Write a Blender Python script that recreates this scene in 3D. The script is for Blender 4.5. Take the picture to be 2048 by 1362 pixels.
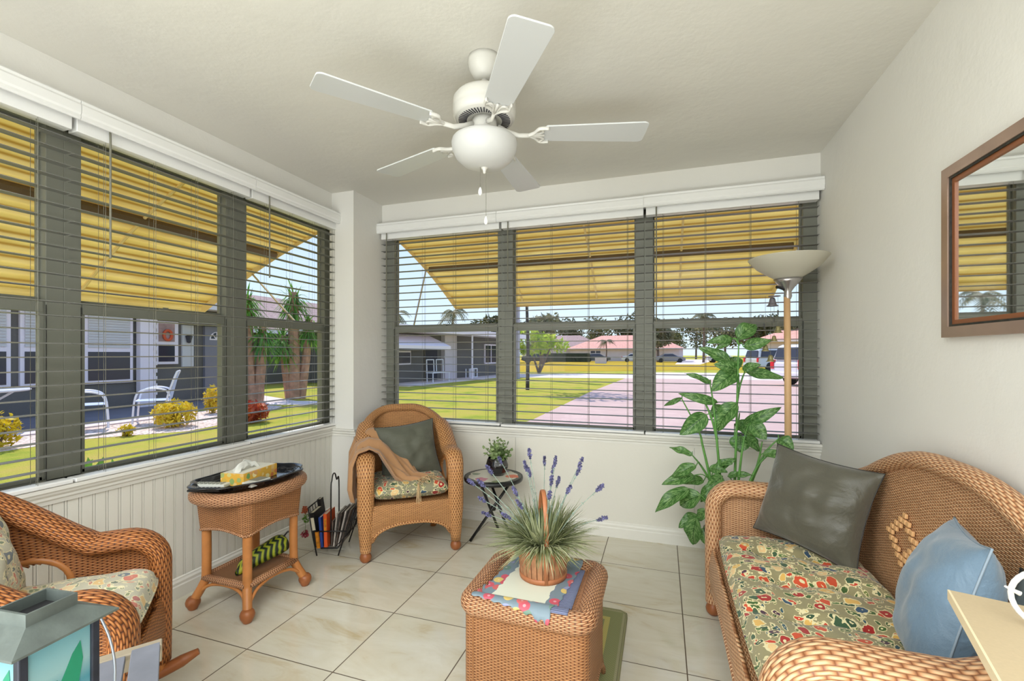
import bpy, math, random
from mathutils import Vector, Matrix, noise
random.seed(7)
PI = math.pi
for o in list(bpy.data.objects):
    bpy.data.objects.remove(o, do_unlink=True)
scn = bpy.context.scene
COL = scn.collection

# ------------------------------------------------------------------ camera
cd = bpy.data.cameras.new('camera')
cam = bpy.data.objects.new('camera', cd)
COL.objects.link(cam)
cd.sensor_width = 36.0
cd.lens = 903.0 / 2048 * 36.0
cd.shift_y = 27.0 / 2048
cd.clip_start = 0.02
cd.clip_end = 600
cam.location = (0, 0, 1.25)
cam.rotation_euler = (PI / 2, 0, 0.3206)
scn.camera = cam

# ------------------------------------------------------------------ world, sun, fill
scn.view_settings.view_transform = 'Standard'
scn.view_settings.look = 'None'
scn.view_settings.gamma = 1.0
scn.view_settings.use_curve_mapping = False
scn.view_settings.exposure = 0.56

w = bpy.data.worlds.new('sky')
scn.world = w
w.use_nodes = True
nt = w.node_tree
nt.nodes.clear()
tc = nt.nodes.new('ShaderNodeTexCoord')
sx = nt.nodes.new('ShaderNodeSeparateXYZ')
cr = nt.nodes.new('ShaderNodeValToRGB')
cr.color_ramp.elements[0].position = 0.0
cr.color_ramp.elements[0].color = (0.74, 0.90, 1.0, 1)
cr.color_ramp.elements[1].position = 0.6
cr.color_ramp.elements[1].color = (0.34, 0.54, 0.95, 1)
bg = nt.nodes.new('ShaderNodeBackground')
bg.inputs['Strength'].default_value = 0.80
wo = nt.nodes.new('ShaderNodeOutputWorld')
nt.links.new(tc.outputs['Generated'], sx.inputs[0])
nt.links.new(sx.outputs['Z'], cr.inputs[0])
nt.links.new(cr.outputs[0], bg.inputs['Color'])
nt.links.new(bg.outputs[0], wo.inputs['Surface'])

def add_sun():
    l = bpy.data.lights.new('sun', 'SUN')
    l.energy = 2.9
    l.angle = 0.01
    l.color = (1.0, 0.95, 0.86)
    o = bpy.data.objects.new('sun', l)
    COL.objects.link(o)
    d = Vector((0.62, -0.42, -0.95))
    o.rotation_euler = d.to_track_quat('-Z', 'Y').to_euler()
    o.location = (-6, 8, 12)
add_sun()

def area(name, loc, target, sx_, sy_, power, color=(1, 1, 1)):
    l = bpy.data.lights.new(name, 'AREA')
    l.shape = 'RECTANGLE'
    l.size = sx_
    l.size_y = sy_
    l.energy = power
    l.color = color
    o = bpy.data.objects.new(name, l)
    COL.objects.link(o)
    o.location = loc
    o.rotation_euler = (Vector(target) - Vector(loc)).to_track_quat('-Z', 'Y').to_euler()
    return o
# added fill shining down behind the camera, no real lamp there
area('rear_down_fill', (-0.7, -1.0, 2.40), (-0.7, -0.9, 0.0), 2.8, 1.6, 74, (0.89, 0.95, 1.0))
# added fill by the left wall behind the camera, imitating window daylight
area('left_side_fill', (-2.25, -1.35, 1.45), (0.9, 1.7, 0.7), 1.6, 1.5, 31, (0.95, 0.98, 1.0))
area('ceiling_up_fill', (-0.4, -0.9, 0.25), (-0.4, -0.75, 2.46), 2.2, 1.0, 36, (0.89, 0.95, 1.0))  # added fill near the floor, aimed up to brighten the ceiling

# ------------------------------------------------------------------ material helpers
def newmat(name):
    m = bpy.data.materials.new(name)
    m.use_nodes = True
    m.node_tree.nodes.clear()
    return m, m.node_tree
def N(t, kind, **kw):
    n = t.nodes.new('ShaderNode' + kind)
    for k, v in kw.items():
        if k.startswith('i_'):
            n.inputs[int(k[2:])].default_value = v
        elif k == 'inp':
            for a, b in v.items():
                n.inputs[a].default_value = b
        else:
            setattr(n, k, v)
    return n
def L(t, a, b):
    t.links.new(a, b)
def math_(t, op, a, b=None, c=None):
    n = t.nodes.new('ShaderNodeMath')
    n.operation = op
    for i, x in enumerate((a, b, c)):
        if x is None:
            continue
        if isinstance(x, (int, float)):
            n.inputs[i].default_value = x
        else:
            t.links.new(x, n.inputs[i])
    return n.outputs[0]
def ramp(t, fac, stops):
    n = t.nodes.new('ShaderNodeValToRGB')
    e = n.color_ramp.elements
    while len(e) < len(stops):
        e.new(0.5)
    for i, (p, c) in enumerate(stops):
        e[i].position = p
        e[i].color = (c[0], c[1], c[2], 1)
    t.links.new(fac, n.inputs[0])
    return n.outputs[0]
def mixc(t, fac, a, b, blend='MIX'):
    n = t.nodes.new('ShaderNodeMix')
    n.data_type = 'RGBA'
    n.blend_type = blend
    for i, x in ((0, fac), (6, a), (7, b)):
        if isinstance(x, (int, float)):
            n.inputs[i].default_value = x
        elif isinstance(x, tuple):
            n.inputs[i].default_value = (x[0], x[1], x[2], 1)
        else:
            t.links.new(x, n.inputs[i])
    return n.outputs[2]
def finish(t, color, rough=0.5, metal=0.0, bump=None, bdist=0.002, bstr=1.0, spec=0.5, coat=0.0, transl=None, emit=None, sheen=0.0):
    p = t.nodes.new('ShaderNodeBsdfPrincipled')
    if isinstance(color, tuple):
        p.inputs['Base Color'].default_value = (color[0], color[1], color[2], 1)
    else:
        t.links.new(color, p.inputs['Base Color'])
    if isinstance(rough, (int, float)):
        p.inputs['Roughness'].default_value = rough
    else:
        t.links.new(rough, p.inputs['Roughness'])
    p.inputs['Metallic'].default_value = metal
    p.inputs['Specular IOR Level'].default_value = spec
    p.inputs['Coat Weight'].default_value = coat
    p.inputs['Coat Roughness'].default_value = 0.05
    p.inputs['Sheen Weight'].default_value = sheen
    if bump is not None:
        b = t.nodes.new('ShaderNodeBump')
        b.inputs['Distance'].default_value = bdist
        b.inputs['Strength'].default_value = bstr
        t.links.new(bump, b.inputs['Height'])
        t.links.new(b.outputs[0], p.inputs['Normal'])
    out = t.nodes.new('ShaderNodeOutputMaterial')
    if transl is not None:
        tr = t.nodes.new('ShaderNodeBsdfTranslucent')
        if isinstance(color, tuple):
            tr.inputs[0].default_value = (color[0], color[1], color[2], 1)
        else:
            t.links.new(color, tr.inputs[0])
        mx = t.nodes.new('ShaderNodeMixShader')
        mx.inputs[0].default_value = transl
        t.links.new(p.outputs[0], mx.inputs[1])
        t.links.new(tr.outputs[0], mx.inputs[2])
        t.links.new(mx.outputs[0], out.inputs[0])
    else:
        t.links.new(p.outputs[0], out.inputs[0])
    return p
def srgb(r, g, b):
    f = lambda c: (c / 255 / 12.92) if c / 255 <= 0.04045 else ((c / 255 + 0.055) / 1.055) ** 2.4
    return (f(r), f(g), f(b))
def plain(name, col, rough=0.5, metal=0.0, var=0.0, vscale=8.0, bump=0.0, bscale=60.0, **kw):
    m, t = newmat(name)
    color = col
    tcn = N(t, 'TexCoord')
    if var > 0:
        nz = N(t, 'TexNoise', inp={'Scale': vscale, 'Detail': 4.0})
        L(t, tcn.outputs['Object'], nz.inputs['Vector'])
        lo = tuple(max(0, c * (1 - var)) for c in col)
        hi = tuple(min(1, c * (1 + var)) for c in col)
        color = ramp(t, nz.outputs[0], [(0.3, lo), (0.7, hi)])
    b = None
    if bump > 0:
        n2 = N(t, 'TexNoise', inp={'Scale': bscale, 'Detail': 5.0})
        L(t, tcn.outputs['Object'], n2.inputs['Vector'])
        b = n2.outputs[0]
    finish(t, color, rough, metal, bump=b, bdist=bump, **kw)
    return m

# ------------------------------------------------------------------ mesh helper
class MB:
    def __init__(s):
        s.v = []; s.f = []; s.uv = []; s.mi = []
    def box(s, c, d, rot=None, m=0):
        hx, hy, hz = d[0] / 2, d[1] / 2, d[2] / 2
        pts = [Vector((x, y, z)) for x in (-hx, hx) for y in (-hy, hy) for z in (-hz, hz)]
        if rot is not None:
            pts = [rot @ p for p in pts]
        b = len(s.v)
        s.v += [tuple(p + Vector(c)) for p in pts]
        for q in ((0, 1, 3, 2), (4, 6, 7, 5), (0, 4, 5, 1), (2, 3, 7, 6), (0, 2, 6, 4), (1, 5, 7, 3)):
            s.f.append(tuple(b + i for i in q)); s.mi.append(m)
            s.uv.append([(0, 0), (1, 0), (1, 1), (0, 1)])
        return s
    def bx(s, x0, x1, y0, y1, z0, z1, m=0):
        return s.box(((x0 + x1) / 2, (y0 + y1) / 2, (z0 + z1) / 2), (abs(x1 - x0), abs(y1 - y0), abs(z1 - z0)), m=m)
    def grid(s, fn, nu, nv, uvfn=None, keep=None, m=0, closeu=False, closev=False, uv=None):
        b = len(s.v)
        for i in range(nu + 1):
            for j in range(nv + 1):
                s.v.append(tuple(fn(i / nu, j / nv)))
        g = lambda i, j: b + i * (nv + 1) + j
        for i in range(nu):
            for j in range(nv):
                if keep and not keep((i + .5) / nu, (j + .5) / nv):
                    continue
                s.f.append((g(i, j), g(i + 1, j), g(i + 1, j + 1), g(i, j + 1))); s.mi.append(m)
                uu = []
                for a, c in ((i, j), (i + 1, j), (i + 1, j + 1), (i, j + 1)):
                    uu.append(uvfn(a / nu, c / nv) if uvfn else (a / nu, c / nv))
                s.uv.append(uu)
        return s
    def tube(s, path, r, n=8, caps=True, m=0, flat=1.0, up=(0, 0, 1), twist=0.0, vs=None, us=None):
        """path: points; r: radius or list; flat scales along frame's second axis. uv in metres"""
        P = [Vector(p) for p in path]
        R = r if isinstance(r, (list, tuple)) else [r] * len(P)
        b = len(s.v)
        U = Vector(up)
        t0 = (P[1] - P[0]).normalized()
        if abs(t0.dot(U)) > 0.95:
            U = Vector((1, 0, 0)) if abs(t0.x) < 0.9 else Vector((0, 1, 0))
        nrm = (U - t0 * U.dot(t0)).normalized()
        acc = 0.0
        rings = []; accs = []
        for i, p in enumerate(P):
            if i == 0: t = P[1] - P[0]
            elif i == len(P) - 1: t = P[-1] - P[-2]
            else: t = P[i + 1] - P[i - 1]
            if t.length < 1e-9: t = t0.copy()
            t.normalize()
            nrm = nrm - t * nrm.dot(t)
            if nrm.length < 1e-6: nrm = t.orthogonal()
            nrm.normalize()
            bi = t.cross(nrm)
            if i: acc += (P[i] - P[i - 1]).length
            accs.append(acc)
            fl = flat[i] if isinstance(flat, (list, tuple)) else flat
            for k in range(n):
                a = 2 * PI * k / n + twist * acc
                s.v.append(tuple(p + nrm * math.cos(a) * R[i] + bi * math.sin(a) * R[i] * fl))
        per = 2 * PI * max(R)
        for i in range(len(P) - 1):
            for k in range(n):
                k2 = (k + 1) % n
                s.f.append((b + i * n + k, b + i * n + k2, b + (i + 1) * n + k2, b + (i + 1) * n + k)); s.mi.append(m)
                s.uv.append([(per * k / n, accs[i]), (per * (k + 1) / n, accs[i]), (per * (k + 1) / n, accs[i + 1]), (per * k / n, accs[i + 1])])
        if caps:
            s.f.append(tuple(b + k for k in reversed(range(n)))); s.mi.append(m); s.uv.append([(0, 0)] * n)
            e = b + (len(P) - 1) * n
            s.f.append(tuple(e + k for k in range(n))); s.mi.append(m); s.uv.append([(0, 0)] * n)
        return s
    def lathe(s, prof, n=24, c=(0, 0, 0), m=0, sx=1, sy=1):
        b = len(s.v)
        for (r, z) in prof:
            for k in range(n):
                a = 2 * PI * k / n
                s.v.append((c[0] + r * math.cos(a) * sx, c[1] + r * math.sin(a) * sy, c[2] + z))
        for i in range(len(prof) - 1):
            for k in range(n):
                k2 = (k + 1) % n
                s.f.append((b + i * n + k, b + i * n + k2, b + (i + 1) * n + k2, b + (i + 1) * n + k)); s.mi.append(m)
                rr = max(prof[i][0], prof[i + 1][0])
                s.uv.append([(2 * PI * k / n * rr, prof[i][1]), (2 * PI * (k + 1) / n * rr, prof[i][1]), (2 * PI * (k + 1) / n * rr, prof[i + 1][1]), (2 * PI * k / n * rr, prof[i + 1][1])])
        return s
    def prism(s, pts, z0, z1, m=0, ax='z'):
        """polygon extruded between z0 and z1 along axis"""
        b = len(s.v); n = len(pts)
        def P3(a, c, z):
            return {'z': (a, c, z), 'y': (a, z, c), 'x': (z, a, c)}[ax]
        for z in (z0, z1):
            for (a, c) in pts:
                s.v.append(P3(a, c, z))
        s.f.append(tuple(b + i for i in reversed(range(n)))); s.mi.append(m); s.uv.append([(pts[i][0], pts[i][1]) for i in reversed(range(n))])
        s.f.append(tuple(b + n + i for i in range(n))); s.mi.append(m); s.uv.append([(pts[i][0], pts[i][1]) for i in range(n)])
        for i in range(n):
            j = (i + 1) % n
            s.f.append((b + i, b + j, b + n + j, b + n + i)); s.mi.append(m); s.uv.append([(0, z0), (1, z0), (1, z1), (0, z1)])
        return s
    def face(s, pts, m=0, uv=None):
        b = len(s.v)
        s.v += [tuple(p) for p in pts]
        s.f.append(tuple(range(b, b + len(pts)))); s.mi.append(m)
        s.uv.append(uv or [(p[0], p[1]) for p in pts])
        return s
    def build(s, name, mats, parent=None, smooth=False, bevel=0.0, sub=0, solid=0.0, loc=None, autosm=None):
        me = bpy.data.meshes.new(name)
        me.from_pydata(s.v, [], s.f)
        ul = me.uv_layers.new(name='UVMap')
        flat = [c for fu in s.uv for uv_ in fu for c in uv_]
        ul.data.foreach_set('uv', flat)
        if not isinstance(mats, (list, tuple)): mats = [mats]
        for mm in mats: me.materials.append(mm)
        me.polygons.foreach_set('material_index', s.mi)
        if smooth:
            me.polygons.foreach_set('use_smooth', [True] * len(s.f))
        me.update()
        o = bpy.data.objects.new(name, me)
        COL.objects.link(o)
        if parent: o.parent = parent
        if loc: o.location = loc
        if solid:
            md = o.modifiers.new('solid', 'SOLIDIFY'); md.thickness = solid; md.offset = 0
        if bevel:
            md = o.modifiers.new('bevel', 'BEVEL'); md.width = bevel; md.segments = 2; md.limit_method = 'ANGLE'
            md.angle_limit = math.radians(40)
        if sub:
            md = o.modifiers.new('sub', 'SUBSURF'); md.levels = sub; md.render_levels = sub
        return o
def tag(o, label=None, cat=None, group=None, kind=None):
    if label: o['label'] = label
    if cat: o['category'] = cat
    if group: o['group'] = group
    if kind: o['kind'] = kind
    return o
def thing(name, label=None, cat=None, loc=(0, 0, 0), rz=0.0, group=None, kind=None):
    o = bpy.data.objects.new(name, None)
    COL.objects.link(o)
    o.empty_display_size = 0.1
    o.location = loc
    o.rotation_euler = (0, 0, rz)
    return tag(o, label, cat, group, kind)
def copy_tree(o, parent=None):
    c = o.copy()
    COL.objects.link(c)
    if parent: c.parent = parent
    for ch in [x for x in KIDS(o)]:
        copy_tree(ch, c)
    return c
def KIDS(o):
    return [x for x in bpy.data.objects if x.parent == o]
def rotz(a): return Matrix.Rotation(a, 3, 'Z')
def rotx(a): return Matrix.Rotation(a, 3, 'X')
def roty(a): return Matrix.Rotation(a, 3, 'Y')
def lerp(a, b, t): return a + (b - a) * t
def vl(a, b, t): return Vector(a).lerp(Vector(b), t)
def smooth_path(pts, n=6):
    P = [Vector(p) for p in pts]; out = []
    for i in range(len(P) - 1):
        p0 = P[max(i - 1, 0)]; p1 = P[i]; p2 = P[i + 1]; p3 = P[min(i + 2, len(P) - 1)]
        for k in range(n):
            t = k / n
            out.append(0.5 * ((2 * p1) + (-p0 + p2) * t + (2 * p0 - 5 * p1 + 4 * p2 - p3) * t * t + (-p0 + 3 * p1 - 3 * p2 + p3) * t ** 3))
    out.append(P[-1])
    return out
def interp(tab, x):
    if x <= tab[0][0]: return tab[0][1]
    for (a, b), (c, d) in zip(tab, tab[1:]):
        if x <= c:
            t = (x - a) / (c - a) if c > a else 0
            t = t * t * (3 - 2 * t)
            return b + (d - b) * t
    return tab[-1][1]
# ------------------------------------------------------------------ common materials
def mat_wall(name, col, bumpd=0.0015, scale=14.0):
    m, t = newmat(name)
    tcn = N(t, 'TexCoord')
    n1 = N(t, 'TexNoise', inp={'Scale': scale, 'Detail': 6.0, 'Roughness': 0.6})
    n2 = N(t, 'TexNoise', inp={'Scale': 1.6, 'Detail': 2.0})
    for n in (n1, n2): L(t, tcn.outputs['Object'], n.inputs['Vector'])
    c = ramp(t, n2.outputs[0], [(0.3, tuple(x * 0.965 for x in col)), (0.7, col)])
    finish(t, c, 0.75, bump=n1.outputs[0], bdist=bumpd, spec=0.25)
    return m
M_WALL = mat_wall('painted_wall', srgb(233, 231, 225), 0.003, 9.0)
M_CEIL = mat_wall('plaster_ceiling', srgb(226, 223, 214), 0.004, 7.0)
M_PANEL = mat_wall('painted_panel', srgb(233, 230, 220), 0.0006, 60.0)
M_TRIM = plain('white_trim_paint', srgb(236, 234, 226), 0.45)
M_FRAME = plain('grey_window_frame', srgb(128, 129, 118), 0.5)
M_FRAMED = plain('dark_frame_gasket', srgb(60, 60, 56), 0.6)
M_WHITE = plain('white_plastic', srgb(238, 238, 236), 0.35)
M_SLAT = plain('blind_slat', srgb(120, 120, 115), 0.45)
M_CORD = plain('blind_cord', srgb(120, 118, 104), 0.8)
M_BLACKM = plain('black_metal', (0.012, 0.012, 0.013), 0.4)
M_STEEL = plain('brushed_steel', (0.5, 0.5, 0.5), 0.3, 0.9)

def mat_floor():
    m, t = newmat('marble_floor_tile')
    g = N(t, 'NewGeometry')
    s = N(t, 'SeparateXYZ'); L(t, g.outputs['Position'], s.inputs[0])
    u = math_(t, 'DIVIDE', math_(t, 'SUBTRACT', s.outputs[0], 0.094), 0.4405)
    v = math_(t, 'DIVIDE', math_(t, 'SUBTRACT', s.outputs[1], 1.461), 0.4275)
    def edge(a, w):
        f = math_(t, 'FRACT', a)
        d = math_(t, 'MINIMUM', f, math_(t, 'SUBTRACT', 1.0, f))
        return math_(t, 'LESS_THAN', d, w)
    grout = math_(t, 'MAXIMUM', edge(u, 0.0055), edge(v, 0.005))
    cell = N(t, 'CombineXYZ')
    L(t, math_(t, 'FLOOR', u), cell.inputs[0]); L(t, math_(t, 'FLOOR', v), cell.inputs[1])
    wn = N(t, 'TexWhiteNoise'); wn.noise_dimensions = '3D'
    L(t, cell.outputs[0], wn.inputs['Vector'])
    sc = N(t, 'VectorMath', operation='SCALE'); sc.inputs['Scale'].default_value = 9.0
    L(t, wn.outputs['Color'], sc.inputs[0])
    ad = N(t, 'VectorMath', operation='ADD')
    L(t, g.outputs['Position'], ad.inputs[0]); L(t, sc.outputs[0], ad.inputs[1])
    mp = N(t, 'Mapping'); mp.inputs['Rotation'].default_value = (0, 0, 0.7); mp.inputs['Scale'].default_value = (1.6, 5.0, 1)
    L(t, ad.outputs[0], mp.inputs[0])
    n1 = N(t, 'TexNoise', inp={'Scale': 1.5, 'Detail': 6.0, 'Roughness': 0.62, 'Distortion': 0.8})
    L(t, mp.outputs[0], n1.inputs['Vector'])
    base = ramp(t, n1.outputs[0], [(0.30, srgb(200, 184, 150)), (0.42, srgb(214, 207, 187)), (0.6, srgb(221, 216, 200)), (0.78, srgb(206, 194, 168))])
    col = mixc(t, grout, base, srgb(105, 92, 76))
    h = math_(t, 'SUBTRACT', 1.0, grout)
    finish(t, col, math_(t, 'MULTIPLY_ADD', grout, 0.5, 0.085), bump=h, bdist=0.001, spec=0.5)
    return m
M_FLOOR = mat_floor()

def mat_glass():
    m, t = newmat('window_glass')
    tr = N(t, 'BsdfTransparent')
    gl = N(t, 'BsdfGlossy'); gl.inputs['Roughness'].default_value = 0.02
    fr = N(t, 'Fresnel'); fr.inputs['IOR'].default_value = 1.14
    mx = N(t, 'MixShader'); out = N(t, 'OutputMaterial')
    L(t, fr.outputs[0], mx.inputs[0]); L(t, tr.outputs[0], mx.inputs[1]); L(t, gl.outputs[0], mx.inputs[2]); L(t, mx.outputs[0], out.inputs[0])
    return m
M_GLASS = mat_glass()

# ------------------------------------------------------------------ room shell
XL, XR, YB, ZC, ZS = -2.36, 0.905, 3.16, 2.46, 0.70
YF = -3.0
XWO, YWO = -2.56, 3.36     # outer faces
def S(name, mb, mat, **kw):
    o = mb.build(name, mat, **kw); o['kind'] = 'structure'; return o
S('floor', MB().bx(XWO, XR + 1.2, YF, YWO, -0.12, 0), M_FLOOR)
S('ceiling', MB().bx(XWO, XR + 1.2, YF, YWO, ZC, ZC + 0.15), M_CEIL)
# left wall : lower wall, header, far pier
wl = MB()
wl.bx(XWO, XL - 0.012, YF, YWO, -0.12, ZS - 0.01)
wl.bx(XWO, XL, YF, YWO, 2.26, ZC)
wl.bx(XWO, XL, 2.95, YWO, ZS - 0.01, 2.26)
wl.bx(XWO, XL, YF, -0.4, ZS - 0.01, 2.26)
S('wall_left', wl, M_WALL)
# beadboard on the left wall
bb = MB()
y = 2.98
prof = []
while y > -0.6:
    prof.append(y)
    y -= 0.0493
for y in prof:
    bb.bx(XL - 0.013, XL, y - 0.0493 + 0.0022, y - 0.0105, 0.05, ZS - 0.03)
    bb.bx(XL - 0.013, XL - 0.001, y - 0.0083, y, 0.05, ZS - 0.03)
S('trim_1', bb, M_PANEL)
wb = MB()
wb.bx(XL, XR + 0.2, YB, YWO, -0.12, ZS - 0.01)
wb.bx(XL, XR + 0.2, YB, YWO, 2.24, ZC)
S('wall_back', wb, M_WALL)
# panelled face below the back windows (wide boards with hairline seams)
pb = MB()
xs = [-2.36, -1.92, -1.02, 0.20, 0.9]
for a, b in zip(xs, xs[1:]):
    pb.bx(a + 0.0015, b - 0.0015, YB - 0.006, YB, 0.05, ZS - 0.03)
S('trim_2', pb, M_PANEL)
S('wall_right', MB().bx(XR, XR + 0.2, YF, YWO, -0.12, ZC), M_WALL)
S('wall_front', MB().bx(XWO, XR + 1.2, YF - 0.1, YF, -0.12, ZC), M_WALL)
# corner pilaster
PX, PY = -2.165, 2.80
pc = MB()
pc.bx(XL - 0.02, PX, PY, YWO, 0, ZC)
S('wall_corner', pc, M_WALL)

# baseboards, chair rail and sill trims (moulded profiles)
def moulding(name, prof, p0, p1, nrm, mat=None):
    """prof: (out, z) pairs; p0->p1 along wall; nrm outward"""
    mb = MB()
    P0 = Vector((p0[0], p0[1], 0)); P1 = Vector((p1[0], p1[1], 0)); n = Vector((nrm[0], nrm[1], 0))
    k = len(prof)
    for P in (P0, P1):
        for (o, z) in prof:
            q = P + n * o
            mb.v.append((q.x, q.y, z))
    for i in range(k):
        j = (i + 1) % k
        mb.f.append((i, j, k + j, k + i)); mb.mi.append(0); mb.uv.append([(0, 0)] * 4)
    mb.f.append(tuple(range(k))); mb.mi.append(0); mb.uv.append([(0, 0)] * k)
    mb.f.append(tuple(reversed(range(k, 2 * k)))); mb.mi.append(0); mb.uv.append([(0, 0)] * k)
    return S(name, mb, mat or M_TRIM)
BASE = [(0, 0), (0.016, 0), (0.016, 0.062), (0.012, 0.068), (0.013, 0.082), (0.007, 0.092), (0.006, 0.100), (0, 0.104)]
moulding('baseboard_left', BASE, (XL, -1.0), (XL, PY), (1, 0))
moulding('baseboard_corner_front', BASE, (XL, PY), (PX + 0.016, PY), (0, -1))
moulding('baseboard_corner_side', BASE, (PX, PY), (PX, YB), (1, 0))
moulding('baseboard_back', BASE, (PX, YB - 0.006), (XR, YB - 0.006), (0, -1))
RAIL = [(0, 0.640), (0.008, 0.640), (0.010, 0.655), (0.018, 0.662), (0.018, 0.672), (0.026, 0.682), (0.028, 0.694), (0, 0.694)]
moulding('trim_3', RAIL, (XL, -1.0), (XL, PY), (1, 0))
moulding('trim_4', RAIL, (XL, PY), (PX + 0.028, PY), (0, -1))
moulding('trim_5', RAIL, (PX, PY), (PX, YB), (1, 0))
moulding('trim_6', RAIL, (PX, YB), (XR, YB), (0, -1))
# window ledges
S('trim_7', MB().bx(-2.50, XL + 0.035, -0.4, PY - 0.002, 0.694, 0.712), M_TRIM, bevel=0.003)
S('trim_8', MB().bx(PX + 0.002, XR, YB - 0.038, YB + 0.14, 0.694, 0.712), M_TRIM, bevel=0.003)

# ------------------------------------------------------------------ windows (double hung units)
WZ0, WZ1, WM = 0.712, 2.24, 1.455
def window(idx, a0, a1, side, g0, g1):
    """a0,a1: frame span along wall; g0,g1: glass span"""
    root = thing('window_%d' % idx, kind='structure')
    def P(mb, u0, u1, d0, d1, z0, z1):
        if side == 'B': mb.bx(u0, u1, 3.22 + d0, 3.22 + d1, z0, z1)
        else: mb.bx(-2.43 - d1, -2.43 - d0, u0, u1, z0, z1)
    fr = MB()
    P(fr, a0, g0 - 0.006, 0.0, 0.07, WZ0, WZ1); P(fr, g1 + 0.006, a1, 0.0, 0.07, WZ0, WZ1)
    P(fr, a0, a1, 0.0, 0.07, 2.205, WZ1); P(fr, a0, a1, 0.0, 0.07, WZ0, WZ0 + 0.014)
    fr.build('window_frame', M_FRAME, root, bevel=0.002)
    # track reveals
    tr = MB()
    P(tr, g0 - 0.0085, g0 - 0.0055, -0.002, 0.0, WZ0 + .014, WM); P(tr, g1 + 0.0055, g1 + 0.0085, -0.002, 0.0, WZ0 + .014, WM)
    tr.build('track', M_FRAMED, root)
    lo = MB()   # lower sash, room side
    w_ = 0.022
    P(lo, g0 - 0.006, g0 + w_ - 0.010, 0.008, 0.032, WZ0 + 0.014, 1.475); P(lo, g1 - w_ + 0.010, g1 + 0.006, 0.008, 0.032, WZ0 + 0.014, 1.475)
    P(lo, g0, g1, 0.008, 0.032, WZ0 + 0.014, 0.742); P(lo, g0, g1, 0.004, 0.032, 1.425, 1.475)
    lo.build('lower_sash', M_FRAME, root, bevel=0.002)
    up = MB()
    P(up, g0 - 0.006, g0 + 0.003, 0.038, 0.06, 1.44, 2.21); P(up, g1 - 0.003, g1 + 0.006, 0.038, 0.06, 1.44, 2.21)
    P(up, g0, g1, 0.038, 0.06, 1.45, 1.488); P(up, g0, g1, 0.038, 0.06, 2.19, 2.21)
    up.build('upper_sash', M_FRAME, root, bevel=0.002)
    lk = MB(); mid = (g0 + g1) / 2
    P(lk, mid - 0.02, mid + 0.02, -0.006, 0.01, 1.474, 1.482); P(lk, mid - 0.006, mid + 0.016, -0.01, 0.0, 1.482, 1.488)
    lk.build('sash_lock', M_FRAME, root)
    gl = MB()
    P(gl, g0, g1, 0.018, 0.021, 0.742, 1.425)
    gl.build('lower_pane', M_GLASS, root)
    g2 = MB()
    P(g2, g0, g1, 0.048, 0.051, 1.488, 2.19)
    g2.build('upper_pane', M_GLASS, root)
    return root
# glass spans measured on the photograph; frames fill what lies between
window(1, -2.165, -1.125, 'B', -2.083, -1.189)
window(2, -1.125, -0.115, 'B', -1.057, -0.179)
window(3, -0.115, 0.905, 'B', -0.051, 0.823)
window(4, 2.058, 2.95, 'L', 2.132, 2.798)
window(5, 1.23, 2.058, 'L', 1.297, 1.981)
window(6, 0.34, 1.23, 'L', 0.42, 1.164)
window(7, -0.4, 0.34, 'L', -0.32, 0.27)

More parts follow.
